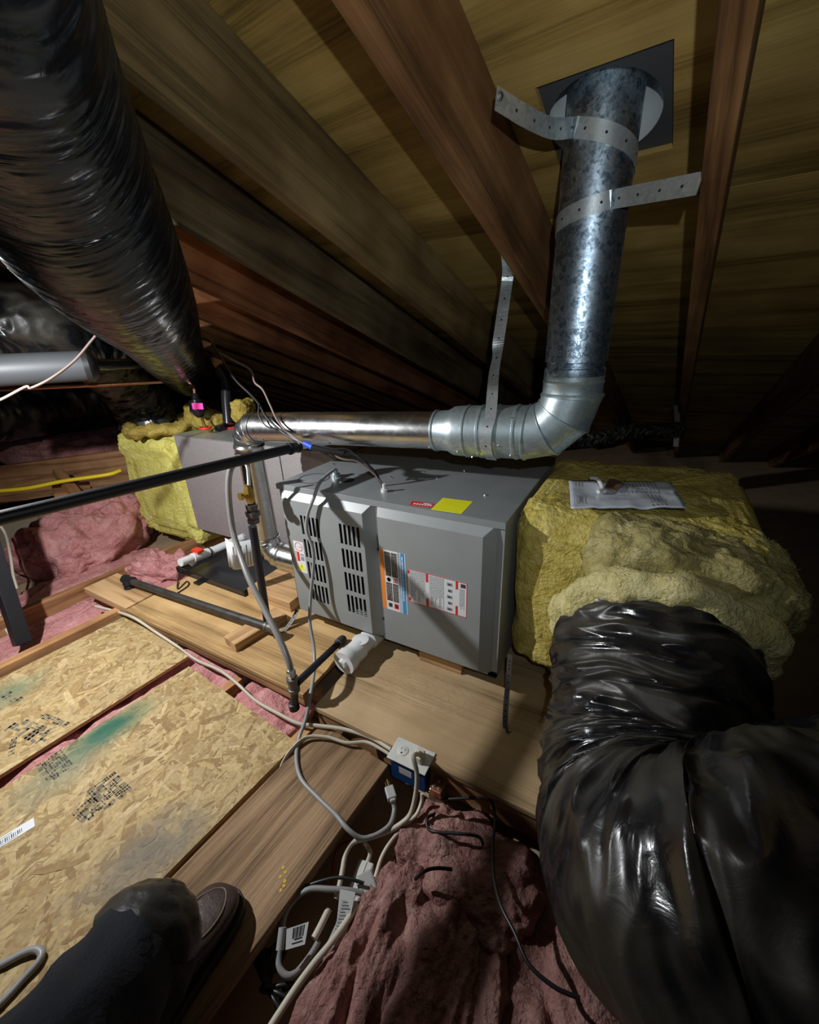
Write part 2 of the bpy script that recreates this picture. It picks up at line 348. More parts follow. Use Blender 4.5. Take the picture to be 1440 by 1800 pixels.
YEL = fibre('yellow_glass_wool', (0.50, 0.44, 0.09), (0.72, 0.66, 0.17), (0.82, 0.77, 0.30), 9)
YELD = fibre('yellow_glass_wool_aged', (0.34, 0.26, 0.05), (0.56, 0.45, 0.11), (0.74, 0.63, 0.24), 11)
YELC = fibre('cream_glass_wool', (0.55, 0.46, 0.16), (0.74, 0.65, 0.30), (0.84, 0.77, 0.45), 14)
YELG = fibre('greyed_glass_wool', (0.24, 0.20, 0.075), (0.42, 0.36, 0.14), (0.60, 0.53, 0.27), 12)
YELO = fibre('brown_glass_wool', (0.22, 0.15, 0.03), (0.38, 0.28, 0.06), (0.52, 0.42, 0.13), 12)
PINK = fibre('pink_glass_wool', (0.40, 0.15, 0.145), (0.60, 0.27, 0.26), (0.72, 0.40, 0.38), 11)
PINKD = fibre('pink_glass_wool_dusty', (0.22, 0.10, 0.088), (0.36, 0.185, 0.162), (0.50, 0.32, 0.275), 12)
FURN = plain('furnace_grey_enamel', (0.27, 0.285, 0.28), 0.38, 0.0, bump=0.03, bscale=300, var=0.05)
FURN_D = plain('furnace_interior_dark', (0.012, 0.012, 0.013), 0.7)
FURN_T = plain('furnace_top_sheet', (0.30, 0.32, 0.325), 0.33, 0.25, bump=0.03, bscale=200, var=0.08)
GALV = galv('galvanised_vent', (0.12, 0.17, 0.22), (0.62, 0.74, 0.84), 0.38, 80)
GALV2 = galv('galvanised_elbow', (0.33, 0.40, 0.42), (0.54, 0.63, 0.65), 0.38, 60, metal=0.8)
GALVS = galv('galvanised_strap', (0.44, 0.49, 0.50), (0.68, 0.73, 0.74), 0.36, 80, metal=0.75)
SHINY = galv('bright_flue_pipe', (0.58, 0.58, 0.57), (0.70, 0.70, 0.69), 0.22, 20)
COILM = galv('coil_cabinet_sheet', (0.38, 0.355, 0.35), (0.46, 0.435, 0.43), 0.5, 90, metal=0.55)
FILM = ductfilm('black_duct_film')
FILM1 = ductfilm('dusty_black_duct_film', (0.036, 0.033, 0.024), 0.40)
FILM2 = ductfilm('clean_black_duct_film', (0.022, 0.022, 0.020), 0.5)
IRON = plain('black_iron', (0.020, 0.020, 0.023), 0.42, 0.3, bump=0.1, bscale=150)
IRONG = plain('grey_iron_pipe', (0.075, 0.07, 0.062), 0.5, 0.6, bump=0.15, bscale=150, var=0.3, vscale=25)
FITT = plain('malleable_fitting', (0.16, 0.15, 0.145), 0.45, 0.7, bump=0.2, bscale=120)
BRASS = plain('brass', (0.62, 0.40, 0.10), 0.35, 0.9)
COPPER = plain('copper', (0.55, 0.26, 0.15), 0.35, 0.9, var=0.2)
PVC = plain('white_pvc', (0.68, 0.69, 0.68), 0.35, var=0.06)
PVCG = plain('grey_pipe_plastic', (0.05, 0.054, 0.058), 0.5)
WHITE_C = plain('cream_cable_jacket', (0.60, 0.55, 0.44), 0.5, var=0.1)
GREY_C = plain('grey_cord_jacket', (0.30, 0.30, 0.295), 0.4)
BLACK_C = plain('black_wire_jacket', (0.015, 0.014, 0.014), 0.4)
BROWN_C = plain('brown_wire_jacket', (0.20, 0.15, 0.13), 0.5)
YEL_C = plain('yellow_cable_jacket', (0.85, 0.66, 0.015), 0.4)
FLEXG = plain('flex_connector_coating', (0.33, 0.315, 0.295), 0.3, 0.35)
STEEL = plain('bright_steel', (0.62, 0.63, 0.64), 0.25, 1.0)
DARK = plain('black_hole', (0.006, 0.006, 0.006), 0.8)
BLUE = plain('blue_box_plastic', (0.008, 0.05, 0.16), 0.4)
WPLASTIC = plain('white_plastic', (0.62, 0.62, 0.58), 0.4, var=0.08, vscale=40)
PAPER = plain('white_paper', (0.72, 0.73, 0.74), 0.5)
PAPERB = plain('bagged_paper', (0.55, 0.60, 0.66), 0.28, spec=0.6, bump=0.15, bscale=14)
INK = plain('black_ink', (0.03, 0.03, 0.035), 0.6)
INKG = plain('grey_ink', (0.26, 0.27, 0.28), 0.6)
INKF = plain('faded_stamp_ink', (0.15, 0.135, 0.10), 0.8)
RED = plain('red_ink', (0.62, 0.03, 0.03), 0.5)
REDP = plain('red_plastic', (0.7, 0.04, 0.02), 0.35)
ORANGE = plain('orange_ink', (0.80, 0.25, 0.04), 0.5)
BLUEI = plain('blue_ink', (0.05, 0.28, 0.58), 0.5)
BROWNI = plain('brown_ink', (0.075, 0.05, 0.035), 0.5)
YELL = plain('yellow_sticker', (0.82, 0.80, 0.015), 0.5)
PINKT = plain('pink_tag', (0.9, 0.05, 0.42), 0.5)
TANCARD = plain('tan_drywall_paper', (0.40, 0.29, 0.175), 0.85, var=0.12)
DRYW = plain('drywall_paper', (0.50, 0.43, 0.31), 0.9, var=0.08)
PANB = plain('black_drain_pan', (0.014, 0.014, 0.016), 0.25)
NAVY = plain('navy_denim', (0.004, 0.007, 0.016), 0.85, bump=0.5, bscale=200, var=0.3, vscale=20)
KNEE = plain('olive_knee_patch', (0.017, 0.017, 0.013), 0.42, bump=0.4, bscale=40, var=0.4, vscale=18)
LEATH = plain('dark_brown_leather', (0.040, 0.023, 0.017), 0.45, bump=0.4, bscale=90, var=0.3, vscale=25)
SOLE = plain('dark_rubber_sole', (0.02, 0.015, 0.012), 0.6)
THREAD = plain('tan_thread', (0.19, 0.14, 0.10), 0.7)
PAINTW = plain('pale_paint_splash', (0.34, 0.30, 0.28), 0.6)
TAPEB = plain('blue_tape', (0.02, 0.08, 0.55), 0.5)

# ================================================================== the setting
flr = box('floor', (-5.5, -2.2, -1.36), (3.2, 6.2, -CZ), TANCARD, bv=0); tag(flr, 'tan ceiling drywall at the bottom of the joist bays', 'floor', kind='structure')

# roof deck: plywood panels on the rafters, one of them cut out for the flue
ceil = thing('ceiling', RF(0, 0, 0.754), 'plywood roof deck sloping down to the eave', 'ceiling'); ceil['kind'] = 'structure'
HU0, HU1, HS0, HS1 = -0.367, -0.137, 0.803, 1.045
def roof_panel(u0, u1, s0, s1, hole=False):
    fr = frame_of(RF((u0 + u1) / 2, (s0 + s1) / 2, 0.754), E1, E3)   # local x = E1, y = -E2?, z = E3
    yd = fr.to_3x3() @ Vector((0, 1, 0)); sg = 1 if yd.dot(E2) > 0 else -1
    def rect(a0, a1, b0, b1):
        ys = sorted((sg * (b0 - (s0 + s1) / 2), sg * (b1 - (s0 + s1) / 2)))
        return ((a0 - (u0 + u1) / 2, ys[0], 0), (a1 - (u0 + u1) / 2, ys[1], 0.012))
    if hole: L = [rect(u0, HU0, s0, s1), rect(HU1, u1, s0, s1), rect(HU0, HU1, s0, HS0), rect(HU0, HU1, HS1, s1)]
    else: L = [rect(u0, u1, s0, s1)]
    boxes('sheathing_panel', L, SHEA, ceil, frame=fr)
g = 0.0015
for si, (s0, s1) in enumerate([(-1.25, -0.013), (-0.010, 1.208), (1.211, 2.429), (2.432, 3.65), (3.653, 4.87), (4.873, 5.9)]):
    sh = [0, 0, 0, 0, 0, 0][si]
    for u0 in (-7.36, -4.92, -2.48, -0.041, 2.4):
        roof_panel(u0 + g, u0 + 2.439 - g, s0, s1, hole=(si == 1 and abs(u0 + 2.48) < 0.01))
RAFTS = []
for k in range(-12, 3):
    u = -0.041 + 0.413 * k
    fr = frame_of(RF(u, 2.1, 0.56), E2, E3)
    o = box('rafter', (-3.4, -0.019, 0), (3.6, 0.019, 0.1935), {0: RAFT, -1: RAFT, -2: RAFT_O, -3: RAFT_D, -4: RAFT_R, -5: RAFT_R}.get(k, RAFT), frame=fr, bv=0.002)
    if k == 0: tag(o, 'wooden roof rafter holding the metal strap right of the vertical flue', 'rafter', 'roof rafters')
    elif k == -1: tag(o, 'wooden roof rafter with two straps screwed to it beside the flue', 'rafter', 'roof rafters')
    elif k == -2: tag(o, 'weathered wooden rafter next in line after the rafter with strap screws', 'rafter', 'roof rafters')
    elif k > 0: tag(o, 'wooden rafter in the dark, %s past the rafter with the straight strap' % ['next', 'second'][k - 1], 'rafter', 'roof rafters')
    else: tag(o, 'wooden rafter %s in line counting from the twin-strapped rafter towards the ducts' % ['second', 'third', 'fourth', 'fifth', 'sixth', 'seventh', 'eighth', 'ninth', 'tenth', 'eleventh', 'twelfth'][-k - 2], 'rafter', 'roof rafters')

# eave wall far behind (dark)
wl = box('wall_back', (-6, 5.55, -1.35), (3.2, 5.6, -0.9), RAFT_D, bv=0); tag(wl, 'low eave edge behind the furnace', 'wall', kind='structure')

wg = box('wall_left', (-5.5, -2.2, -CZ), (-5.44, 5.5, 1.2), RAFT_D, bv=0); tag(wg, 'dark gable end beyond the black ducts', 'wall', kind='structure')
# ceiling joists
def joist(u, v0, v1, top=-1.19, h=0.14, w=0.038, mat=JOIST, label='wooden ceiling joist between bays of pink insulation'):
    fr = frame_of(U(u, (v0 + v1) / 2, top - h), EV, (0, 0, 1)); L = (v1 - v0) / 2
    return tag(box('joist', (-L, -w / 2, 0), (L, w / 2, h), mat, frame=fr, bv=0.002), label, 'joist', 'ceiling joists')
joist(-2.59, -0.5, 2.6, top=-1.172, h=0.16, label='bare wooden joist beside the large torn pink batt')
joist(-2.118, -0.5, 0.60, top=-1.150, h=0.18, w=0.05, label='wooden joist along the edge of the strand board with the black post')
for u, lb in ((-1.69, 'under the middle of the far strand board panel'), (-1.27, 'under the middle of the green-edged strand board panel'), (-0.87, 'under the strand board edge beside the plank')): joist(u, -0.8, 0.62, top=-1.192, label='wooden joist ' + lb)
joist(-0.66, -0.8, 0.66, top=-1.216, h=0.119, label='wooden joist under the rough plank')
joist(0.16, -0.8, 0.66, top=-1.21, h=0.12, label='wooden joist under the black flexible duct')

# ------------------------------------------------------------------ platform
pl = thing('furnace_platform', (-1.42, 1.4, -1.18), 'plywood platform left of the gas drip leg under the iron pipe', 'platform')
box('deck_board', (-1.965, 0.727, -1.138), (-0.868, 1.95, -1.12), PLY, pl)
box('edge_board', (-1.96, 0.732, -1.178), (-0.872, 0.77, -1.1385), PLYE, pl)
box('edge_board', (-1.96, 0.7705, -1.178), (-1.922, 1.95, -1.1385), PLYE, pl)
box('sleeper', (-1.921, 1.3, -CZ), (-0.872, 1.36, -1.1385), PLYE, pl)
box('sleeper', (-1.96, 0.79, -CZ), (-0.872, 0.828, -1.1785), PLYE, pl)
box('fascia_board', (-2.36, 0.735, -1.155), (-1.972, 0.90, -1.117), BLOCK, pl)
pr = thing('furnace_platform', (-0.1, 1.2, -CZ), 'worn plywood platform under the grey furnace with a swirling knot', 'platform')
box('deck_board', (-0.80, 0.706, -1.138), (0.42, 1.95, -1.12), PLY2, pr)
box('edge_board', (-0.795, 0.712, -1.228), (0.415, 0.75, -1.1385), PLYE, pr)
box('edge_board', (-0.795, 0.7505, -1.228), (-0.757, 1.95, -1.1385), PLYE, pr)
for y in (0.79, 1.4): box('sleeper', (-0.756, y, -CZ), (0.41, y + 0.04, -1.1385), PLYE, pr)
# the swirl of a knot printed by the growth rings
kn = P(735, 1205, z=-1.1199)
RINGM = plain('growth_ring_tone', (0.43, 0.30, 0.165), 0.8, var=0.2, vscale=60)
for i in range(7):
    a = 0.02 + 0.017 * i
    pts = [kn + Vector((a * 1.7 * math.cos(t) + 0.006 * math.sin(3 * t + i), a * 0.62 * math.sin(t) + 0.004 * math.cos(2 * t + i), 0)) for t in np.linspace(0, 2 * math.pi, 40)]
    o, _, _ = ribbon('growth_ring', [(p, (p - kn)) for p in pts], 0.0035, RINGM, pr, th=0.0003, n=1)

# ------------------------------------------------------------------ strand board
def flakes(name, fr, L, W, n, mat, parent, seed, pal):
    r = np.random.default_rng(seed); V, Fc, C = [], [], []
    for i in range(n):
        big = r.random() < 0.25
        l = float(r.uniform(0.05, 0.13) if big else r.uniform(0.018, 0.07)); w_ = l * float(r.uniform(0.10, 0.34)); a = float(r.normal(0.15, 0.75)) + (math.pi / 2 if r.random() < 0.25 else 0)
        cx, cy = float(r.uniform(-L, L)), float(r.uniform(-W, W)); z = 0.0002 + 0.0009 * i / n
        pts = [(-l / 2, -w_ * r.uniform(0.1, 0.5)), (-l * r.uniform(0.1, 0.3), -w_ / 2), (l * r.uniform(0.1, 0.3), -w_ * r.uniform(0.35, 0.5)), (l / 2, -w_ * r.uniform(0, 0.4)), (l * r.uniform(0.38, 0.5), w_ * r.uniform(0.1, 0.5)), (0, w_ / 2), (-l * r.uniform(0.35, 0.5), w_ * r.uniform(0.2, 0.5))]
        tilt = float(r.normal(0, 0.012)); k = len(V); c = pal[int(r.integers(len(pal)))]; j = float(r.uniform(0.82, 1.12)); ok = []
        for (x, y) in pts:
            X = cx + x * math.cos(a) - y * math.sin(a); Y = cy + x * math.sin(a) + y * math.cos(a)
            V.append((min(L, max(-L, X)), min(W, max(-W, Y)), z + tilt * y)); C.append((c[0] * j, c[1] * j, c[2] * j, 1))
        Fc.append(tuple(range(k, k + 7)))
    o = mesh(name, V, Fc, mat, parent, frame=fr, cols=C); o['kind'] = 'stuff'; return o
PAL = [(0.47, 0.34, 0.165), (0.53, 0.40, 0.20), (0.40, 0.275, 0.125), (0.56, 0.43, 0.23), (0.49, 0.365, 0.19), (0.34, 0.225, 0.10), (0.51, 0.375, 0.175)]
def stamp(rows, parent, mat, fr, seed):
    """rows: (x, y, angle, length, height): a printed line of worn, unreadable characters"""
    r = np.random.default_rng(seed); V, Fc = [], []
    for (x, y, a, ln, h) in rows:
        t = 0.0
        while t < ln:
            cw = h * float(r.uniform(0.5, 0.8)); bars = []
            st = h * 0.24
            if r.random() < 0.85: bars.append((t, 0, t + st, h))
            if r.random() < 0.6: bars.append((t + cw - st, 0, t + cw, h))
            for yy in (0, h / 2 - st / 2, h - st):
                if r.random() < 0.55: bars.append((t, yy, t + cw, yy + st))
            for (x0, y0, x1, y1) in bars:
                if r.random() < 0.12: continue
                k = len(V)
                for (p, q) in ((x0, y0), (x1, y0), (x1, y1), (x0, y1)):
                    V.append((x + p * math.cos(a) - q * math.sin(a), y + p * math.sin(a) + q * math.cos(a), 0.0013))
                Fc.append((k, k + 1, k + 2, k + 3))
            t += cw * 1.3 + (h * 0.5 if r.random() < 0.12 else 0)
    o = mesh('stamped_print', V, Fc, mat, parent, frame=fr); o['kind'] = 'stuff'; return o
ZO = -1.18
def osb(name, u0, u1, v0, v1, n, seed, label, paint, rows):
    c = U((u0 + u1) / 2, (v0 + v1) / 2, ZO - 0.012); L = (v1 - v0) / 2; W = (u1 - u0) / 2
    fr = frame_of(c, EV, (0, 0, 1)); t = thing(name, c, label, 'board')          # local x = along the joists, y = to the left
    fr2 = frame_of(U((u0 + u1) / 2, (v0 + v1) / 2, ZO), EV, (0, 0, 1))
    m = osb_mat('strand_board_' + str(seed), paint)
    vv, ff = boxvf((-L, -W, 0), (L, W, 0.012)); core = mesh('core', vv, ff, m, t, frame=fr, cols=[(0.52, 0.37, 0.17, 1)] * 8)
    flakes('strands', fr2, L, W, n, m, t, seed, PAL)
    if rows: stamp(rows, t, INKF, fr2, seed)
    return t, fr2
GREEN = (0.012, 0.115, 0.075); SOOT = (0.17, 0.155, 0.13)
cu2, cv2 = (-1.482 - 0.848) / 2, (-0.65 + 0.54) / 2
def l2(px, py): p = P(px, py, z=ZO); return (p.dot(EV) - cv2, -(p.dot(E1) - cu2), 0)
pg = l2(190, 1292); ps = l2(262, 1500); pw = l2(120, 1360)
rows2 = []
for i in range(5):
    a = l2(62 + i * 9, 1348 - i * 6.0); b = l2(100 + i * 9, 1395 - i * 6.0); rows2.append((a[0], a[1], math.atan2(b[1] - a[1], b[0] - a[0]), 0.095, 0.014))
for i in range(4):
    a = l2(152 + i * 13, 1392 - i * 9); b = l2(205 + i * 13, 1445 - i * 9); rows2.append((a[0], a[1], math.atan2(b[1] - a[1], b[0] - a[0]), 0.105, 0.017))
for i in range(4):
    a = l2(126 + i * 9, 1432 - i * 8); b = l2(160 + i * 9, 1462 - i * 8); rows2.append((a[0], a[1], math.atan2(b[1] - a[1], b[0] - a[0]), 0.055, 0.014))
ob2, fr_o2 = osb('strand_board', -1.482, -0.848, -0.65, 0.54, 5200, 3, 'strand board panel with a green painted edge and a barcode sticker', [((pg[0], pg[1] + 0.02, 0), (1, 0), 0.20, 0.085, GREEN, 0.5, 0.93), ((pw[0] - 0.02, pw[1] + 0.02, 0), (1, 0), 0.16, 0.10, (0.22, 0.25, 0.17), 0.7, 0.55), ((ps[0], ps[1], 0), (1, -0.35), 0.20, 0.12, SOOT, 1.1, 0.75)], rows2)
cu1, cv1 = (-2.075 - 1.54) / 2, (-0.65 + 0.57) / 2
def l1(px, py): p = P(px, py, z=ZO); return (p.dot(EV) - cv1, -(p.dot(E1) - cu1), 0)
rows1 = []
for i in range(3):
    a = l1(6 + i * 30, 1285 - i * 12 + 0); b = l1(70 + i * 30, 1310 - i * 12); rows1.append((a[0], a[1], math.atan2(b[1] - a[1], b[0] - a[0]), 0.13 if i else 0.17, 0.02 if i else 0.034))
a = l1(0, 1225); b = l1(40, 1245); rows1.append((a[0], a[1], math.atan2(b[1] - a[1], b[0] - a[0]), 0.10, 0.03))
a = l1(20, 1300); b = l1(60, 1285); rows1.append((a[0], a[1], math.atan2(b[1] - a[1], b[0] - a[0]) - 1.5, 0.07, 0.016))
pg1 = l1(5, 1225)
ob1, fr_o1 = osb('strand_board', -2.075, -1.54, -0.65, 0.57, 4400, 5, 'strand board panel between the bare joist and the green-edged panel', [((pg1[0], pg1[1], 0), (1, 0), 0.17, 0.10, (0.13, 0.20, 0.13), 0.6, 0.7)], rows1)
# green also on the other panel's left edge; grey chips of dirt
bs = P(22, 1468, z=ZO + 0.0016)
sf = frame_of(bs, P(46, 1452, z=ZO) - P(0, 1480, z=ZO), (0, 0, 1))
stk = thing('barcode_sticker', bs, 'white barcode sticker stuck on the strand board', 'sticker')
box('paper', (-0.055, -0.016, 0), (0.045, 0.016, 0.0003), PAPER, stk, bv=0, frame=sf)
boxes('bars', [((-0.045 + i * 0.0042, -0.008, 0.0003), (-0.045 + i * 0.0042 + [0.0012, 0.0024, 0.0018][i % 3], 0.005, 0.0005)) for i in range(16)], INK, stk, frame=sf)
boxes('print_line', [((-0.04, 0.009, 0.0003), (0.0, 0.011, 0.0005)), ((-0.04, -0.0125, 0.0003), (0.01, -0.0105, 0.0005))], INKG, stk, frame=sf)

# rough plank
fr = frame_of(U(-0.692, -0.08, -1.214), EV, (0, 0, 1))
pk = tag(box('plank', (-0.72, -0.138, 0), (0.715, 0.138, 0.038), PLANK, frame=fr, bv=0.003), 'rough brown plank with ridged grain beside the strand board', 'plank')
cm = [P(498 + 5 * math.sin(i * 2.3), 1525 + 8 * i, z=-1.1755) for i in range(6)]
disc_marks('yellow_crayon_mark', [(p, (0, 0, 1)) for p in cm], 0.004, plain('yellow_crayon', (0.62, 0.40, 0.04), 0.7), pk)['kind'] = 'stuff'

# ------------------------------------------------------------------ pink insulation
def batt(name, c, sz, label, seed, ang=0.0, mat=PINK, amp=0.03, freq=7, fold=0.03, tilt=None, fz=0, cat='insulation', **kw):
    if name == 'insulation_batt' and 'clamp' not in kw: kw['clamp'] = (1, 1, 1)
    M = Matrix.Translation(Vector(c)) @ Matrix.Rotation(-AZ + ang, 4, 'Z')
    if tilt: M = M @ Matrix.Rotation(tilt[0], 4, 'X') @ Matrix.Rotation(tilt[1], 4, 'Y')
    o = blob(name, M, sz, mat, seed=seed, amp=amp, freq=freq, fold=fold, fine=0.003, **kw); tag(o, label, cat, 'pink fibreglass batts')
    if fz: fuzz('loose_fibres', o, fz, 0.018, mat, o, seed)
    return o
B = lambda u, v, z: U(u, v, z)
batt('insulation_batt', B(-2.355, 0.30, -1.280), (0.205, 0.90, 0.052), 'strip of pink insulation between the two bare joists', 11, ex=0.35, nu=140, fz=500)
batt('insulation_batt', B(-1.88, 0.05, -1.265), (0.165, 0.70, 0.065), 'pink insulation under the far strand board panel', 12, ex=0.35)
batt('insulation_batt', B(-1.48, 0.05, -1.265), (0.185, 0.68, 0.068), 'pink insulation showing in the gap between the strand boards', 13, ex=0.35)
batt('insulation_batt', B(-1.07, 0.05, -1.262), (0.175, 0.68, 0.072), 'pink insulation showing between strand board and platform edge', 14, ex=0.35, nu=140, fz=300)
batt('insulation_batt', B(-0.77, 0.0, -1.282), (0.075, 0.62, 0.055), 'narrow pink insulation in the slot beside the plank', 15, ex=0.4)
# big torn batt leaning at the left
batt('torn_insulation_batt', P(163, 945, d=2.80) + Vector((-0.02, 0.0, 0.0)), (0.30, 0.38, 0.235), 'large torn pink batt folded beside the bare joist', 21, ang=0.45, amp=0.07, freq=4.5, fold=0.05, tilt=(0.25, 0.35), nu=160, nv=100, ex=0.6, fz=2500)
batt('torn_insulation_batt', P(215, 895, d=2.9), (0.13, 0.16, 0.13), 'small crumpled pink batt under the yellow plenum', 22, amp=0.05, freq=8, ex=0.7, fz=500)
batt('torn_insulation_batt', P(282, 990, d=2.45) + Vector((0, 0, -0.03)), (0.20, 0.14, 0.07), 'crumpled pink insulation by the condensate valve', 23, ang=0.3, amp=0.04, freq=10, ex=0.6, fz=700)
batt('torn_insulation_batt', P(20, 1030, d=2.6), (0.12, 0.24, 0.09), 'grey dusty insulation scrap behind the black post', 24, mat=PINKD, amp=0.05, freq=9, ex=0.7)
batt('insulation_batt', P(95, 775, d=3.6), (0.95, 0.5, 0.12), 'pink insulation lying on top of the far wooden beam', 25, ang=0.3, amp=0.05, freq=5, ex=0.45, nu=140)
batt('insulation_batt', B(-2.85, 0.3, -1.29), (0.22, 0.8, 0.045), 'pink insulation in the bay left of the bare joist', 26, ex=0.4)
# foreground heap beside the big duct
batt('loose_insulation_heap', Vector((-0.24, 0.13, -1.25)), (0.185, 0.40, 0.085), 'rumpled dusty pink insulation heap beside the power strip', 31, ang=0.06, mat=PINKD, amp=0.032, freq=7.5, fold=0.026, nu=260, nv=170, ex=0.5, fz=600, aniso=(1.7, 0.65, 1))
batt('loose_insulation_heap', Vector((-0.20, 0.58, -1.26)), (0.19, 0.12, 0.075), 'dusty pink insulation tufts against the platform edge', 32, mat=PINKD, amp=0.03, freq=9, fold=0.02, ex=0.55, fz=900, nu=140, nv=90)
batt('loose_insulation_heap', Vector((0.10, 0.30, -1.27)), (0.2, 0.36, 0.06), 'pink insulation under the big black duct', 33, mat=PINKD, amp=0.03, freq=8, ex=0.5)

# ================================================================== furnace
X0, X1, Y0, Y1, Z0, Z1 = -1.143, -0.279, 1.028, 1.735, -1.045, -0.478
fu = thing('furnace', (-0.711, 1.38, Z0), 'grey horizontal furnace with two louvred and labelled doors on the plywood platform', 'furnace')
t_ = 0.0015
boxes('cabinet', [((X0, Y0, Z0), (X0 + t_, Y1, Z1 - 0.003)), ((X1 - t_, Y0, Z0), (X1, Y1, Z1 - 0.003)), ((X0, Y0, Z0), (X1, Y1, Z0 + t_)), ((X0, Y1 - t_, Z0), (X1, Y1, Z1 - 0.003)),
                 ((X0, Y0 - 0.002, Z0), (X0 + 0.022, Y0, Z1 - 0.004)), ((X1 - 0.03, Y0 - 0.002, Z0), (X1, Y0, Z1 - 0.004)), ((X0, Y0 - 0.002, Z0), (X1, Y0, Z0 + 0.02))], FURN, fu)
box('top_panel', (X0 - 0.003, Y0 - 0.012, Z1 - 0.003), (X1 + 0.003, Y1 + 0.002, Z1), FURN_T, fu, bv=0.001)
box('front_flange', (X0 - 0.003, Y0 - 0.0125, Z1 - 0.02), (X1 + 0.003, Y0 - 0.011, Z1 - 0.0005), FURN_T, fu, bv=0)
box('dark_interior_sheet', (X0 + 0.01, Y0 + 0.10, Z0 + 0.01), (X1 - 0.01, Y0 + 0.105, Z1 - 0.01), FURN_D, fu, bv=0)  # near-black sheet behind the slots; the cabinet's inner darkness is its colour
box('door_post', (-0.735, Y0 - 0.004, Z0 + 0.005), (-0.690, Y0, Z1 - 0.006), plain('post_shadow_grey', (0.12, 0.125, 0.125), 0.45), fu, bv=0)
def door(x0, x1, z0, z1, slots=False):
    """pressed panel: a raised face with chamfered shoulders; slots are cut through"""
    yb, yf, c = Y0 - 0.0045, Y0 - 0.03, 0.022
    cl = (0.012 if slots else 0.012)
    fx0, fx1, fz0, fz1 = x0 + cl, x1 - c - 0.012, z0 + 0.014, z1 - c - 0.014
    xs = [fx0, fx1]; zs = [fz0, fz1]; holes = []
    if slots:
        for gx in (-1.030, -0.852):
            for i in range(5):
                a = gx + i * 0.0185; holes.append((a, a + 0.0105)); xs += [a, a + 0.0105]
        zr = []
        for k in range(4):
            zt = -0.579 - 0.0965 * k; zr.append((zt - 0.077, zt)); zs += [zt, zt - 0.077]
    xs = sorted(set(round(v, 5) for v in xs)); zs = sorted(set(round(v, 5) for v in zs)); V, Fc = [], []; idx = {}
    def vi(x, y, z):
        k = (round(x, 5), round(y, 5), round(z, 5))
        if k not in idx: idx[k] = len(V); V.append(k)
        return idx[k]
    for i in range(len(xs) - 1):
        for j in range(len(zs) - 1):
            mx_, mz = (xs[i] + xs[i + 1]) / 2, (zs[j] + zs[j + 1]) / 2
            if slots and any(a < mx_ < b for a, b in holes) and any(a < mz < b for a, b in zr): continue
            Fc.append((vi(xs[i], yf, zs[j]), vi(xs[i + 1], yf, zs[j]), vi(xs[i + 1], yf, zs[j + 1]), vi(xs[i], yf, zs[j + 1])))
    # shoulders
    F4 = [(fx0, fz0), (fx1, fz0), (fx1, fz1), (fx0, fz1)]; B4 = [(x0, z0), (x1, z0), (x1, z1), (x0, z1)]
    def edge_run(side):
        if side == 0: return [(x, fz0) for x in xs]
        if side == 1: return [(fx1, z) for z in zs]
        if side == 2: return [(x, fz1) for x in reversed(xs)]
        return [(fx0, z) for z in reversed(zs)]
    for s in range(4):
        run = edge_run(s); b0, b1 = B4[s], B4[(s + 1) % 4]; f = [vi(x, yf, z) for x, z in run]; q0 = vi(b0[0], yb, b0[1]); q1 = vi(b1[0], yb, b1[1])
        Fc.append(tuple([q0, q1] + f[::-1]))
    o = mesh('door', V, Fc, FURN, fu); m = o.modifiers.new('sheet', 'SOLIDIFY'); m.thickness = 0.0012; m.offset = -1
    m.use_even_offset = True
    bevel(o, 0.004, 3); return o
dl = door(-1.122, -0.716, -1.03, -0.489, True); dl['label'] = 'louvred blower door with rows of vertical slots'
dr = door(-0.703, -0.300, -1.03, -0.489); dr['label'] = 'plain burner door with warning labels'
YF = Y0 - 0.03
def sticker(name, parent, x0, x1, z0, z1, mat, items, y=YF):
    """label printed flat on a door; items in 0..1 label coordinates (x, z from the bottom)"""
    mats = [mat]; V, Fc, fm = [], [], []
    def rect(a0, b0, a1, b1, m, lv):
        if m not in mats: mats.append(m)
        xx0, xx1 = x0 + a0 * (x1 - x0), x0 + a1 * (x1 - x0); zz0, zz1 = z0 + b0 * (z1 - z0), z0 + b1 * (z1 - z0); k = len(V); yy = y - 0.0004 - 0.00012 * lv
        V.extend([(xx0, yy, zz0), (xx1, yy, zz0), (xx1, yy, zz1), (xx0, yy, zz1)]); Fc.append((k, k + 1, k + 2, k + 3)); fm.append(mats.index(m))
    v, f = boxvf((x0, y - 0.0004, z0), (x1, y, z1)); V.extend(v); Fc.extend(f); fm.extend([0] * 6)
    for i, it in enumerate(items): rect(*it[:5], it[5] if len(it) > 5 else 1)
    o = mesh(name, V, Fc, mat, parent, mats=mats, fm=fm); return o
r0 = np.random.default_rng(4)
def textlines(x0, x1, z0, z1, n, mat, vert=False, lv=2):
    out = []
    for i in range(n):
        if vert:
            a = x0 + (x1 - x0) * i / n; w_ = (x1 - x0) / n * 0.55; L = float(r0.uniform(0.55, 1.0)); z = z1
            while z > z1 - (z1 - z0) * L:
                h = float(r0.uniform(0.02, 0.07)); out.append((a, max(z0, z - h), a + w_, z, mat, lv)); z -= h + 0.012
        else:
            b = z1 - (z1 - z0) * (i + 0.6) / n; h = (z1 - z0) / n * 0.5; x = x0
            while x < x1 - (x1 - x0) * float(r0.uniform(0, 0.3)):
                l = float(r0.uniform(0.02, 0.08)); out.append((x, b, min(x1, x + l), b + h, mat, lv)); x += l + 0.015
    return out
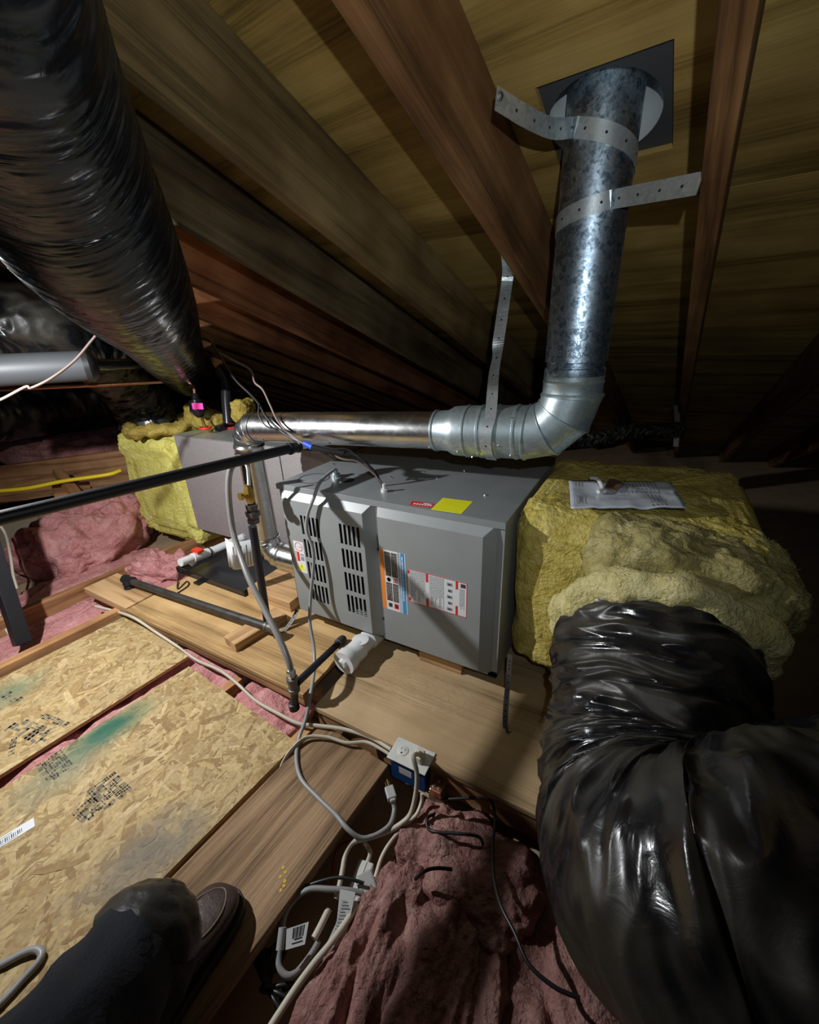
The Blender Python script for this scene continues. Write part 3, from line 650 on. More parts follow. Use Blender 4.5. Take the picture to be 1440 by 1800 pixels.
it = [(0.0, 0.0, 0.17, 1.0, ORANGE), (0.82, 0.0, 0.97, 1.0, BLUEI), (0.20, 0.58, 0.43, 0.97, BROWNI), (0.46, 0.58, 0.68, 0.97, BROWNI), (0.20, 0.16, 0.43, 0.47, BROWNI), (0.46, 0.16, 0.68, 0.47, BROWNI)]
it += textlines(0.22, 0.42, 0.6, 0.95, 6, INKG, True) + textlines(0.48, 0.67, 0.6, 0.95, 6, INKG, True) + textlines(0.22, 0.42, 0.18, 0.45, 6, INKG, True) + textlines(0.48, 0.67, 0.18, 0.45, 6, INKG, True)
it += [(0.24, 0.50, 0.40, 0.545, INK), (0.28, 0.485, 0.36, 0.56, INK), (0.50, 0.49, 0.66, 0.56, RED), (0.53, 0.505, 0.63, 0.545, PAPER, 2), (0.56, 0.505, 0.60, 0.545, INK, 3), (0.25, 0.05, 0.40, 0.12, INK), (0.48, 0.04, 0.66, 0.13, RED), (0.52, 0.06, 0.62, 0.11, INK, 2), (0.70, 0.0, 0.80, 1.0, plain('label_blue_grey', (0.42, 0.52, 0.6), 0.5))]
it += textlines(0.86, 0.93, 0.1, 0.95, 1, PAPER, True) + textlines(0.72, 0.79, 0.05, 0.98, 2, INKG, True)
sticker('warning_label', dr, -0.692, -0.592, -0.876, -0.639, PAPER, it)
it = [(0.0, 0.0, 1, 0.02, RED), (0.0, 0.98, 1, 1, RED), (0.0, 0, 0.008, 1, RED), (0.992, 0, 1, 1, RED), (0.01, 0.86, 0.045, 0.97, RED), (0.01, 0.03, 0.045, 0.14, RED), (0.325, 0.74, 0.37, 0.98, RED), (0.325, 0.02, 0.37, 0.26, RED), (0.82, 0.76, 0.86, 0.98, RED), (0.82, 0.02, 0.86, 0.28, RED), (0.90, 0.84, 0.98, 0.95, BROWNI)]
it += textlines(0.05, 0.32, 0.05, 0.96, 12, INKG, True) + textlines(0.39, 0.64, 0.05, 0.96, 11, INKG, True) + textlines(0.885, 0.97, 0.08, 0.8, 4, INKG, True)
for k in range(5): it += [(0.68 + 0.02 * (k % 2), 0.08 + 0.18 * k, 0.77, 0.17 + 0.18 * k, INKG), (0.70, 0.10 + 0.18 * k, 0.74, 0.14 + 0.18 * k, INK, 2)]
sticker('warning_label', dr, -0.587, -0.378, -0.818, -0.690, PAPER, it)
it = [(0.05, 0.36, 0.45, 0.66, RED), (0.12, 0.38, 0.2, 0.64, PAPER, 2), (0.55, 0.40, 0.9, 0.62, INKG), (0.60, 0.53, 0.85, 0.57, PAPER, 2)]
ll = sticker('warning_label', dl, -1.086, -1.036, -0.829, -0.693, PAPER, it)
cc = Vector((-1.061, YF - 0.0005, -0.716)); ring = [cc + Vector((0.018 * math.cos(a), 0, 0.018 * math.sin(a))) for a in np.linspace(0, 2 * math.pi, 25)]
tube('no_fire_symbol', ring + [cc], 0.0011, RED, dl, seg=5, caps=False)
tr = [(-1.080, -0.818), (-1.042, -0.818), (-1.061, -0.784)]
mesh('hazard_triangle', [(x, YF - 0.0006, z) for x, z in tr] + [(x, YF - 0.0003, z) for x, z in tr], [(0, 1, 2), (0, 3, 4, 1), (1, 4, 5, 2), (2, 5, 3, 0)], YELL, dl)
tr2 = [(-1.063, -0.806), (-1.059, -0.806), (-1.061, -0.793)]
mesh('hazard_mark', [(x, YF - 0.0008, z) for x, z in tr2] + [(x, YF - 0.0006, z) for x, z in tr2], [(0, 1, 2), (0, 3, 4, 1), (1, 4, 5, 2), (2, 5, 3, 0)], INK, dl)
# stickers and knockouts on the top
def topquad(name, c4, mat, h=0.0005):
    V = [(x, y, Z1 + h) for x, y in c4] + [(x, y, Z1) for x, y in c4]
    return mesh(name, V, [(0, 1, 2, 3), (0, 4, 5, 1), (1, 5, 6, 2), (2, 6, 7, 3), (3, 7, 4, 0)], mat, fu)
ys = topquad('yellow_sticker', [(-0.508, 1.022), (-0.412, 1.028), (-0.416, 1.132), (-0.515, 1.124)], YELL)
rs = topquad('red_sticker', [(-0.585, 1.026), (-0.511, 1.034), (-0.518, 1.068), (-0.594, 1.062)], RED)
boxes('red_sticker_print', [((-0.578 + i * 0.009, 1.038 + i * 0.001, Z1 + 0.0005), (-0.572 + i * 0.009, 1.048 + i * 0.001, Z1 + 0.0008)) for i in range(7)] + [((-0.55, 1.055, Z1 + 0.0005), (-0.525, 1.06, Z1 + 0.0008))], PAPER, fu)
boxes('yellow_sticker_print', [((-0.50 + 0.004 * (i % 2), 1.035 + i * 0.012, Z1 + 0.0005), (-0.43 - 0.02 * (i % 3), 1.037 + i * 0.012, Z1 + 0.0007)) for i in range(7)], plain('yellow_sticker_ink', (0.55, 0.5, 0.02), 0.5), fu)
kc = Vector((-1.05, 1.118, Z1 + 0.0006)); tube('knockout_groove', [kc + Vector((0.058 * math.cos(a), 0.058 * math.sin(a), 0)) for a in np.linspace(0, 2 * math.pi, 37)], 0.0012, DARK, fu, seg=5, caps=False)
lathe('knockout_hole', (-0.915, 1.15, Z1), (-0.915, 1.15, Z1 + 1), [(0, 0.026), (0.0006, 0.026), (0.0007, 0.0001)], DARK, fu, seg=20)
screws(fu, [((x, y, Z1), (0, 0, 1)) for x, y in ((-1.1, 1.3), (-0.7, 1.35), (-0.62, 1.3), (-0.56, 1.42), (-0.4, 1.2), (-0.78, 1.24))], STEEL, 0.005)
screws(fu, [((-0.712, Y0 - 0.004, z), (0, -1, 0)) for z in (-0.66, -0.95)], IRON, 0.006)
rr_ = lathe('cord_bushing', (-0.985, 1.168, Z1), (-0.985, 1.168, Z1 + 1), [(0, 0.018), (0.012, 0.018), (0.013, 0.012), (0.03, 0.011), (0.031, 0.0001)], GALVS, fu, seg=14)
lathe('wire_bushing', (-0.722, 1.10, Z1), (-0.722, 1.10, Z1 + 1), [(0, 0.012), (0.01, 0.012), (0.011, 0.006), (0.028, 0.006), (0.029, 0.0001)], WPLASTIC, fu, seg=12)
# blocks carrying the furnace on the platform
for k, (x, y, lab) in enumerate(((-0.50, 1.10, 'short wood block under the burner end of the furnace'), (-0.40, 1.55, 'short wood block under the rear of the furnace'), (-1.0, 1.5, 'short wood block under the blower end of the furnace'))):
    tag(box('support_block', (x - 0.085, y - 0.045, -1.12), (x + 0.085, y + 0.045, Z0), BLOCK, bv=0.002), lab, 'block', 'blocks under the furnace')

# ================================================================== coil cabinet and plenums
cb = thing('coil_cabinet', (-1.75, 1.58, -1.07), 'bare sheet metal coil cabinet between yellow plenum and furnace', 'cabinet')
box('casing', (-2.352, 1.40, -1.065), (-1.147, 1.73, -0.468), COILM, cb, bv=0.002)
box('top_flange', (-2.352, 1.396, -0.468), (-1.15, 1.73, -0.464), GALVS, cb, bv=0.001)
box('access_seam', (-1.52, 1.3965, -1.06), (-1.516, 1.4, -0.47), FITT, cb, bv=0)
for z in (-0.52, -0.6, -0.7, -0.8, -0.9): screws(cb, [((-2.335, 1.4, z), (0, -1, 0))], STEEL, 0.004)
for x_ in (-1.95, -1.4): box('coil_support', (x_, 1.46, -1.111), (x_ + 0.1, 1.7, -1.0655), FITT, cb)
pz = thing('drain_pan', (-1.8, 1.35, -1.12), 'black plastic drain pan under the coil cabinet', 'pan')
boxes('tray', [((-2.06, 1.05, -1.119), (-1.53, 1.78, -1.112)), ((-2.06, 1.05, -1.112), (-2.05, 1.78, -1.085)), ((-1.54, 1.05, -1.112), (-1.53, 1.78, -1.085)), ((-2.05, 1.05, -1.112), (-1.54, 1.06, -1.085)), ((-2.05, 1.77, -1.112), (-1.54, 1.78, -1.085))], PANB, pz, bv=0.002)
box('tray_tab', (-1.87, 1.015, -1.119), (-1.83, 1.049, -1.108), PANB, pz)
tag(box('wood_block', (-1.515, 1.06, -1.1195), (-1.24, 1.27, -1.068), BLOCK, bv=0.003), 'wood block beside the lower flue elbow and the furnace', 'block')

lp = thing('supply_plenum', (-2.70, 1.6, -1.22), 'yellow insulated plenum box left of the coil cabinet', 'plenum')
c = Vector((-2.685, 1.61, -0.845)); pb = blob('insulation_wrap', Matrix.Translation(c), (0.328, 0.215, 0.36), YEL, lp, seed=41, amp=0.03, freq=9, nu=190, nv=130, ex=0.2, fine=0.004, fold=0.012, clamp=(1, 0, 0))
fuzz('loose_fibres', pb, 2500, 0.016, YEL, lp, 41)
# collar of wool where the duct drops in
def torus(name, c, nrm, R, r, mat, parent, seed, amp=0.012, nu=90, nv=22, squash=1.0):
    c = Vector(c); n = Vector(nrm).normalized(); u = n.orthogonal().normalized(); v = n.cross(u); V, Fc = [], []
    for i in range(nu):
        a = 2 * math.pi * i / nu; d = u * math.cos(a) + v * math.sin(a)
        for k in range(nv):
            b = 2 * math.pi * k / nv; p = d * (R + r * math.cos(b)) + n * (r * squash * math.sin(b))
            V.append(c + p + (d * math.cos(b) + n * math.sin(b)) * (amp * fbm(p * 14 + Vector((seed, seed, seed)), 4)))
    for i in range(nu):
        for k in range(nv):
            Fc.append((i * nv + k, ((i + 1) % nu) * nv + k, ((i + 1) % nu) * nv + (k + 1) % nv, i * nv + (k + 1) % nv))
    return mesh(name, V, Fc, mat, parent, smooth=True)
torus('wool_collar', (-2.66, 1.56, -0.455), (0, 0, 1), 0.20, 0.045, YELO, lp, 3, amp=0.026, squash=0.8)
blob('wool_scrap', Matrix.Translation(Vector((-2.33, 1.60, -0.395))) @ Matrix.Rotation(0.2, 4, 'Y'), (0.16, 0.05, 0.06), YELO, lp, seed=44, amp=0.02, freq=12, ex=0.5)
blob('wool_scrap', Matrix.Translation(P(432, 725, d=2.35)), (0.05, 0.06, 0.07), YELO, lp, seed=45, amp=0.03, freq=12, ex=0.6)

rp = thing('return_plenum', (0.05, 1.4, -1.06), 'yellow fibreglass wrapped plenum box at the right end of the furnace', 'plenum')
c = Vector((0.035, 1.41, -0.735)); rb = blob('insulation_wrap', Matrix.Translation(c), (0.305, 0.335, 0.272), YELD, rp, seed=51, amp=0.022, freq=8, nu=200, nv=130, ex=0.2, fine=0.004, clamp=(1, 0, 0))
fuzz('loose_fibres', rb, 2500, 0.012, YELD, rp, 51, wd=0.0004)
M = Matrix.Translation(Vector((0.155, 1.08, -0.56))) @ Matrix.Rotation(0.10, 4, 'Z') @ Matrix.Rotation(0.15, 4, 'Y')
fl_ = blob('wool_fold', M, (0.235, 0.12, 0.105), YELG, rp, seed=53, amp=0.03, freq=8, nu=170, nv=100, ex=0.6, fold=0.01, fine=0.003)
fuzz('loose_fibres', fl_, 4500, 0.016, YELG, rp, 53, droop=0.8, wd=0.0004)
# document bag on top
dq = [P(1000, 845, z=-0.437), P(1180, 848, z=-0.437), P(1207, 893, z=-0.437), P(1004, 893, z=-0.437)]
NB = 24; V, Fc = [], []
for i in range(NB + 1):
    for j in range(NB + 1):
        a, b = i / NB, j / NB; p = (dq[3] * (1 - a) + dq[2] * a) * (1 - b) + (dq[0] * (1 - a) + dq[1] * a) * b
        V.append(p + Vector((0, 0, 0.006 * fbm(Vector((a * 4, b * 3, 2)), 3) + 0.006 * math.exp(-((a - 0.42) ** 2 + (b - 0.75) ** 2) * 30))))
for i in range(NB):
    for j in range(NB): k = i * (NB + 1) + j; Fc.append((k, k + NB + 1, k + NB + 2, k + 1))
dg = thing('document_bag', dq[3], 'clear bag of white papers lying on the yellow plenum', 'papers')
ob = mesh('paper_sheets', V, Fc, PAPERB, dg, smooth=True); m = ob.modifiers.new('th', 'SOLIDIFY'); m.thickness = 0.004; m.offset = 0
def onbag(a, b, h=0.0035):
    p = (dq[3] * (1 - a) + dq[2] * a) * (1 - b) + (dq[0] * (1 - a) + dq[1] * a) * b
    return p + Vector((0, 0, h + 0.006 * fbm(Vector((a * 4, b * 3, 2)), 3) + 0.006 * math.exp(-((a - 0.42) ** 2 + (b - 0.75) ** 2) * 30)))
V, Fc = [], []
def bagrect(a0, b0, a1, b1):
    k = len(V); V.extend([onbag(a0, b0), onbag(a1, b0), onbag(a1, b1), onbag(a0, b1)]); Fc.append((k, k + 1, k + 2, k + 3))
for i in range(9):
    a = 0.54 + 0.035 * i; b = 0.95
    while b > (0.1 if i > 4 else 0.55): bagrect(a, b - 0.09, a + 0.011, b); b -= 0.12
for i in range(3): bagrect(0.06 + 0.035 * i, 0.12, 0.068 + 0.035 * i, 0.4); bagrect(0.06 + 0.03 * i, 0.7, 0.066 + 0.03 * i, 0.92)
bagrect(0.075, 0.18, 0.10, 0.36)
mesh('printed_lines', V, Fc, INKG, dg)['kind'] = 'stuff'
V, Fc = [], []
bagrect(0.34, 0.62, 0.43, 0.9); V2 = [onbag(x_, y_, 0.007) for x_, y_ in ((0.33, 0.6), (0.43, 0.5), (0.52, 0.72), (0.46, 0.95), (0.40, 0.97))]
mesh('brown_card', V2 + [v + Vector((0, 0, 0.004)) for v in V2], [(5, 6, 7, 8, 9), (0, 1, 6, 5), (1, 2, 7, 6), (2, 3, 8, 7), (3, 4, 9, 8), (4, 0, 5, 9)], plain('brown_card', (0.13, 0.07, 0.05), 0.5), dg)
cable('clear_clip', [onbag(0.22, 0.98, 0.012), onbag(0.27, 0.8, 0.016), onbag(0.31, 0.55, 0.012), onbag(0.26, 0.45, 0.010)], 0.006, WPLASTIC, dg)

# ================================================================== black flexible ducts
def duct(name, ctrl, rad, label, seed, ring=16.0, amp=0.012, nseg=220, naro=130, skew=2.0, mat=None):
    path = smoothpath(ctrl, max(6, int(nseg / (len(ctrl) - 1)))); T, Nn, Bn = frames(path); V, Fc, CC = [], [], []; S = 0.0; so = Vector((seed * 7.7, seed * 3.3, seed * 1.9))
    for i, p in enumerate(path):
        if i: S += (path[i] - path[i - 1]).length
        f = i / (len(path) - 1); R0 = rad(f) if callable(rad) else rad
        for k in range(naro):
            a = 2 * math.pi * k / naro; ca, sa = math.cos(a), math.sin(a)
            s2 = S + 0.02 * skew * noise.noise(Vector((ca * 1.3, sa * 1.3, S * 2)) + so)
            # pleats: sharp folds running round the duct, broken up along their length
            q = Vector((ca * 1.1, sa * 1.1, s2 * ring)) + so
            n1 = noise.noise(q); n2 = noise.noise(Vector((ca * 2.6, sa * 2.6, s2 * ring * 2.3)) + so * 1.7)
            rid = (1 - abs(n1) * 2.2) * 0.6 + (1 - abs(n2) * 2.4) * 0.3
            big = noise.noise(Vector((ca * 0.9, sa * 0.9, S * 2.2)) + so * 0.6)
            r_ = R0 + amp * (rid - 0.3) + amp * 1.0 * big
            V.append(p + Nn[i] * (ca * r_) + Bn[i] * (sa * r_))
            du = 0.5 + 0.75 * noise.noise(Vector((ca * 1.6, sa * 1.6, s2 * ring * 1.1)) + so * 3) + 0.35 * noise.noise(Vector((ca * 5, sa * 5, s2 * ring * 3)) + so * 2); CC.append((du, du, du, 1))
    n = len(path)
    for i in range(n - 1):
        for k in range(naro): Fc.append((i * naro + k, i * naro + (k + 1) % naro, (i + 1) * naro + (k + 1) % naro, (i + 1) * naro + k))
    Fc += [tuple(range(naro - 1, -1, -1)), tuple((n - 1) * naro + k for k in range(naro))]
    return tag(mesh(name, V, Fc, mat or FILM, smooth=True, cols=CC), label, 'duct')
duct('flexible_duct', [P(1147, 1120, d=1.045), P(1143, 1185, d=0.985), P(1139, 1255, d=0.94), P(1138, 1335, d=0.895), P(1160, 1450, d=0.80), P(1225, 1560, d=0.675), P(1340, 1600, d=0.60), P(1520, 1590, d=0.56), P(1900, 1560, d=0.56)], lambda f: 0.222 - 0.012 * math.exp(-((f - 0.30) / 0.08) ** 2), 'big wrinkled black flexible duct dropping from the yellow fibreglass plenum', 61, ring=23, amp=0.017, nseg=460, naro=230, mat=FILM1)
torus('wool_collar', P(1147, 1122, d=1.035), P(1143, 1185, d=0.985) - P(1147, 1120, d=1.045), 0.208, 0.040, YELC, rp, 9, amp=0.022, nu=140, nv=30)
duct('flexible_duct', [P(-420, -620, d=0.27), P(-160, -150, d=0.37), P(-50, 60, d=0.47), P(65, 260, d=0.62), P(160, 415, d=0.78), P(228, 508, d=1.06), P(272, 570, d=1.5), P(308, 628, d=2.2), P(338, 660, d=2.68)], lambda f: 0.128 + 0.02 * min(1, f * 3), 'large black flexible duct slung under the rafters above the other ducts', 62, ring=85, amp=0.0036, nseg=700, naro=150, skew=1.0, mat=FILM2)
duct('flexible_duct', [P(-140, 570, d=1.72), P(-20, 568, d=1.80), P(75, 576, d=1.90), P(160, 610, d=2.16), P(222, 668, d=2.50), P(256, 725, d=2.69), P(262, 752, d=2.72)], 0.172, 'black flexible duct bending down into the yellow plenum collar', 63, ring=15, amp=0.020, nseg=260, naro=160)
duct('flexible_duct', [P(-180, 730, d=2.4), P(0, 715, d=2.85), P(120, 705, d=3.2), P(260, 690, d=3.6)], 0.235, 'black duct lying in the dark behind the yellow plenum', 64, ring=12, amp=0.01, nseg=120, naro=90)
duct('flexible_duct', [P(940, 782, d=2.25), P(1010, 776, d=2.3), P(1070, 768, d=2.33), P(1120, 758, d=2.36), P(1195, 756, d=2.4)], 0.044, 'thin black flexible duct in the dark behind the flue elbow', 65, ring=60, amp=0.006, nseg=160, naro=60)

# ================================================================== flue
FX, FY, FR = -0.163, 1.155, 0.0725
fv = thing('vent_flue', (FX, FY, -0.3), 'galvanised vent flue rising vertically through the roof with an elbow at its foot', 'flue')
top = 0.95
lathe('vertical_pipe', (FX, FY, -0.105), (FX, FY, 1), [(0, FR * 0.985), (0.004, FR * 1.0), (0.02, FR), (0.022, FR * 0.94), (0.034, FR * 0.94), (0.036, FR), (0.05, FR), (top, FR)], GALV, fv, seg=64)
lathe('joint_band', (FX, FY, -0.15), (FX, FY, 1), [(0, FR * 1.0), (0.004, FR * 1.04), (0.008, FR * 1.0), (0.03, FR * 1.0), (0.034, FR * 1.035), (0.038, FR), (0.048, FR * 1.01)], GALV2, fv, seg=64)
# embossed writing on the pipe
LETT = plain('embossed_shade', (0.10, 0.13, 0.16), 0.45, 0.6)
def pipe_text(body, z, size, a0):
    cu = bpy.data.curves.new('t', 'FONT'); cu.body = body; cu.size = size; cu.extrude = 0.0; to = bpy.data.objects.new('t', cu); COL.objects.link(to)
    dg_ = bpy.context.evaluated_depsgraph_get(); me = bpy.data.meshes.new_from_object(to.evaluated_get(dg_)); bpy.data.objects.remove(to)
    V = []
    for v in me.vertices:
        a = a0 + v.co.x / FR; V.append((FX + (FR + 0.0009) * math.sin(a), FY - (FR + 0.0009) * math.cos(a), z + v.co.y))
    Fc = [tuple(p.vertices) for p in me.polygons]; bpy.data.meshes.remove(me)
    mesh('embossed_lettering', V, Fc, LETT, fv)
pipe_text('VENT', -0.006, 0.017, -0.28); pipe_text('VENT', -0.031, 0.016, -0.25); pipe_text('CLEARANCE', -0.056, 0.016, -0.50)
# gored elbow: rings on an arc from straight down to the left
def gored(name, C, A, Bv, R, r, a0, a1, ng, mat, parent, seg=56, bead=True):
    """segmented elbow: bend centre C, radii along unit vectors A (start) and Bv; r pipe radius"""
    V, Fc = [], []; A = Vector(A).normalized(); Bv = Vector(Bv).normalized(); Cn = A.cross(Bv)
    rows = []
    for g_ in range(ng + 1):
        a = a0 + (a1 - a0) * g_ / ng
        for (da, rr) in ((-0.030, 1.0), (-0.012, 1.045), (0.012, 1.045), (0.030, 1.0)):
            rows.append((min(max(a + da, min(a0, a1) - 0.03), max(a0, a1) + 0.03), rr))
    for a, rr in rows:
        d = A * math.cos(a) + Bv * math.sin(a)
        # chord segments: keep ring in its mitre plane
        for k in range(seg):
            q = 2 * math.pi * k / seg; V.append(Vector(C) + d * (R + r * rr * math.cos(q)) + Cn * (r * rr * math.sin(q)))
    for i in range(len(rows) - 1):
        for k in range(seg): Fc.append((i * seg + k, i * seg + (k + 1) % seg, (i + 1) * seg + (k + 1) % seg, (i + 1) * seg + k))
    o = mesh(name, V, Fc, mat, parent, smooth=True); m = o.modifiers.new('edge', 'EDGE_SPLIT'); m.split_angle = math.radians(40); return o
HD = Vector((-1.0, -0.02, -0.045)).normalized()       # horizontal run, falling to the left
RB = 0.105; EC = Vector((FX - RB, FY, -0.15))
gored('elbow', EC, (1, 0, 0), (0, 0, -1), RB, FR * 1.03, 0, math.pi / 2, 3, GALV2, fv)
e0 = Vector((FX - RB, FY, -0.15 - RB)); 
R5 = FR * 1.03; prof = [(0.0, R5 * 0.99)]
for s in (0.02, 0.075, 0.12, 0.165): prof += [(s, R5), (s + 0.003, R5 * 1.035), (s + 0.008, R5 * 1.035), (s + 0.011, R5)]
prof += [(0.20, R5 * 0.99), (0.215, R5 * 0.97), (0.235, 0.062), (0.27, 0.060), (0.272, 0.063), (0.278, 0.063), (0.28, 0.059)]
lathe('elbow_collar', e0, e0 + HD, prof, GALV2, fv, seg=56)
sp_ = []
for s in (0.03, 0.06, 0.105, 0.15, 0.185):
    for k in range(5):
        a = 0.6 + k * 0.75 + s * 9; nrm = Vector((0, -math.sin(a), math.cos(a))); sp_.append((e0 + HD * s + nrm * R5, nrm))
screws(fv, [q for i, q in enumerate(sp_) if i % 2 == 0], STEEL, 0.0035)
sl = e0 + HD * 0.12 + Vector((0, -math.sin(2.35), math.cos(2.35))) * (R5 + 0.001)
disc_marks('yellow_sticker_dot', [(sl, Vector((0, -math.sin(2.35), math.cos(2.35))))], 0.010, YELL, fv)
# single wall run
hf = thing('flue_pipe', (-0.9, 1.13, -0.32), 'bright single wall flue pipe running over the furnace to the riser', 'flue')
h0 = e0 + HD * 0.275; HL = 0.78; h1 = h0 + HD * HL
lathe('horizontal_pipe', h0, h1, [(0, 0.0575), (HL - 0.03, 0.0575), (HL, 0.0575)], SHINY, hf, seg=48)
screws(hf, [(h0 + HD * s + Vector((0, -math.sin(a), math.cos(a))) * 0.0575, Vector((0, -math.sin(a), math.cos(a)))) for s, a in ((0.01, 2.4), (0.4, 2.45), (0.7, 1.2), (0.72, 2.3))], STEEL, 0.005)
RX, RY = h1.x - 0.075, h1.y
C2 = Vector((h1.x, h1.y, h1.z - 0.075))
gored('riser_elbow', C2, (0, 0, 1), (-1, 0, 0), 0.075, 0.059, 0, math.pi / 2, 4, SHINY, hf, seg=44)
zb = -0.80
rl = C2.z - zb
lathe('riser_pipe', (RX, RY, C2.z), (RX, RY, C2.z - 1), [(0, 0.060), (0.008, 0.063), (0.016, 0.060), (0.03, 0.060), (0.034, 0.063), (0.04, 0.058), (0.05, 0.052), (rl, 0.052)], SHINY, hf, seg=44)
C3 = Vector((RX + 0.085, RY, zb))
gored('lower_elbow', C3, (-1, 0, 0), (0, 0, -1), 0.085, 0.055, 0, math.pi / 2, 5, SHINY, hf, seg=44)
lathe('inlet_stub', (RX + 0.085, RY, zb - 0.085), (RX + 1, RY, zb - 0.085), [(0, 0.056), (0.008, 0.06), (0.016, 0.055), (max(0.02, X0 - RX - 0.087), 0.055)], SHINY, hf, seg=44)

# roof flashing seen through the cut-out
rfl = thing('roof_flashing', RF(-0.25, 0.92, 0.76), 'dark square flashing with a bright cone around the flue at the roof', 'flashing')
fcx = RF(-0.2465, 0.93, 0.7672); rad = 0.108
pc = Vector((FX, FY, 0)); k_ = (0.7672 - pc.dot(E3)) / E3.z; pc = pc + Vector((0, 0, k_))
V, Fc = [], []; ns = 48
hw = 0.16
for k in range(ns):
    a = 2 * math.pi * k / ns; d = (E1 * math.cos(a) + E2 * math.sin(a)); V.append(pc + d * rad)
for k in range(ns):
    a = 2 * math.pi * k / ns; m_ = hw / max(abs(math.cos(a)), abs(math.sin(a))); V.append(pc + (E1 * math.cos(a) + E2 * math.sin(a)) * m_)
for k in range(ns): Fc.append((k, (k + 1) % ns, ns + (k + 1) % ns, ns + k))
o = mesh('base_plate', V, Fc, plain('flashing_dark_paint', (0.05, 0.055, 0.06), 0.5), rfl); m = o.modifiers.new('th', 'SOLIDIFY'); m.thickness = 0.0015; m.offset = 1
V, Fc = [], []
for j in range(6):
    f = j / 5
    for k in range(ns):
        a = 2 * math.pi * k / ns; lo = pc + (E1 * math.cos(a) + E2 * math.sin(a)) * rad; hi = Vector((FX + 0.076 * math.cos(a), FY + 0.076 * math.sin(a), pc.z + 0.30)); V.append(lo.lerp(hi, f))
for j in range(5):
    for k in range(ns): Fc.append((j * ns + k, j * ns + (k + 1) % ns, (j + 1) * ns + (k + 1) % ns, (j + 1) * ns + k))
o = mesh('flashing_cone', V, Fc, plain('bright_flashing', (0.75, 0.78, 0.80), 0.35, 0.35), rfl, smooth=True); m = o.modifiers.new('th', 'SOLIDIFY'); m.thickness = 0.001; m.offset = 1

# straps
def holes_along(c, d, every, start, parent, th=0.0013):
    L = 0; last = -start; spots = []
    for i in range(1, len(c)):
        L += (c[i] - c[i - 1]).length
        if L - last > every:
            t = (c[i] - c[i - 1]).normalized(); q = (d[i] - t * d[i].dot(t)).normalized(); n = t.cross(q)
            spots += [(c[i] + n * (th / 2), n), (c[i] - n * (th / 2), -n)]; last = L
    if spots: disc_marks('punched_holes', spots, 0.0027, DARK, parent)['kind'] = 'stuff'
def wrap_pt(phi, z, tilt=0.0, rr=None): 
    r_ = (rr or FR) + 0.0016; return Vector((FX + r_ * math.sin(phi), FY - r_ * math.cos(phi), z))
zs1 = 0.30
s1 = PR(872, 172, 0.64)
pts = [(s1, (0.1, 0.1, 1))]
st_a = PR(872, 172, 0.64)
zc = P(1045, 232, y=FY - FR).z
q0 = wrap_pt(-0.75, zc + 0.022)
arc = lambda a0, a1, z0_, z1_: [(wrap_pt(a0 + (a1 - a0) * i / 16, z0_ + (z1_ - z0_) * i / 16), (0, 0, 1)) for i in range(17)]
pts = [(st_a, (0.15, 0.35, 1)), (st_a.lerp(q0, 0.35) + Vector((0.006, -0.006, -0.014)), (0.1, 0.2, 1)), (st_a.lerp(q0, 0.7) + Vector((0.004, -0.008, -0.016)), (0.0, 0.1, 1)), *arc(-0.75, 2.2, zc + 0.022, zc - 0.055)]
sa = thing('hanger_strap', st_a, 'galvanised strap from the rafter sloping around the top of the flue', 'strap', 'flue hanger straps')
o, c, d = ribbon('band', pts, 0.034, GALVS, sa); holes_along(c, d, 0.042, 0.0, sa)
screws(sa, [(st_a + Vector((0.008, -0.002, 0.0)), (0.6, -0.8, -0.2))], STEEL, 0.006)
st_b = PR(1231, 322, 0.558)
q0 = wrap_pt(0.75, P(1085, 350, y=FY - 0.05).z)
zq = q0.z
pts = [(st_b, (0, 0.15, 1)), (st_b.lerp(q0, 0.5), (0, 0.1, 1)), *arc(0.75, -2.0, zq, zq - 0.035)]
sb = thing('hanger_strap', st_b, 'galvanised strap from the rafter wrapped straight across the flue', 'strap', 'flue hanger straps')
o, c, d = ribbon('band', pts, 0.034, GALVS, sb); holes_along(c, d, 0.042, 0.02, sb)
st_c = PR(890, 432, 0.575)
bt = e0 + HD * 0.10
pts = [(st_c, (1, 0.1, 0)), (P(893, 480, d=1.16), (1, 0.2, 0.0)), (P(885, 540, d=1.17), (1, 0.25, 0)), (P(877, 595, d=1.17), (0.95, 0.4, 0.1)), (P(874, 625, d=1.17), (0.9, -0.3, 0.1)), (P(868, 660, d=1.17), (1, -0.2, 0)), (bt + Vector((0.008, -0.05, 0.062)), (1, 0, 0)), (bt + Vector((0.006, -0.0795, 0.012)), (1, 0, 0)), (bt + Vector((0.006, -0.066, -0.044)), (1, 0, 0)), (bt + Vector((0.006, -0.02, -0.078)), (1, 0, 0))]
sc_ = thing('hanger_strap', st_c, 'twisted galvanised strap hanging from the rafter to the flue elbow', 'strap', 'flue hanger straps')
o, c, d = ribbon('band', pts, 0.032, GALVS, sc_); holes_along(c, d, 0.05, 0.02, sc_)
screws(sc_, [(st_c + Vector((0, -0.002, 0.004)), (0, -0.8, -0.5))], STEEL, 0.008)
pf = P(1190, 770, d=2.7)
sd = thing('hanger_strap', P(1190, 700, d=2.42), 'short metal strap holding the thin black duct in the dark', 'strap', 'flue hanger straps')
ribbon('band', [(P(1189, 712, d=2.42), (1, 0, 0)), (P(1191, 745, d=2.41), (1, 0, 0)), (P(1188, 785, d=2.40), (1, 0, 0))], 0.026, FITT, sd)

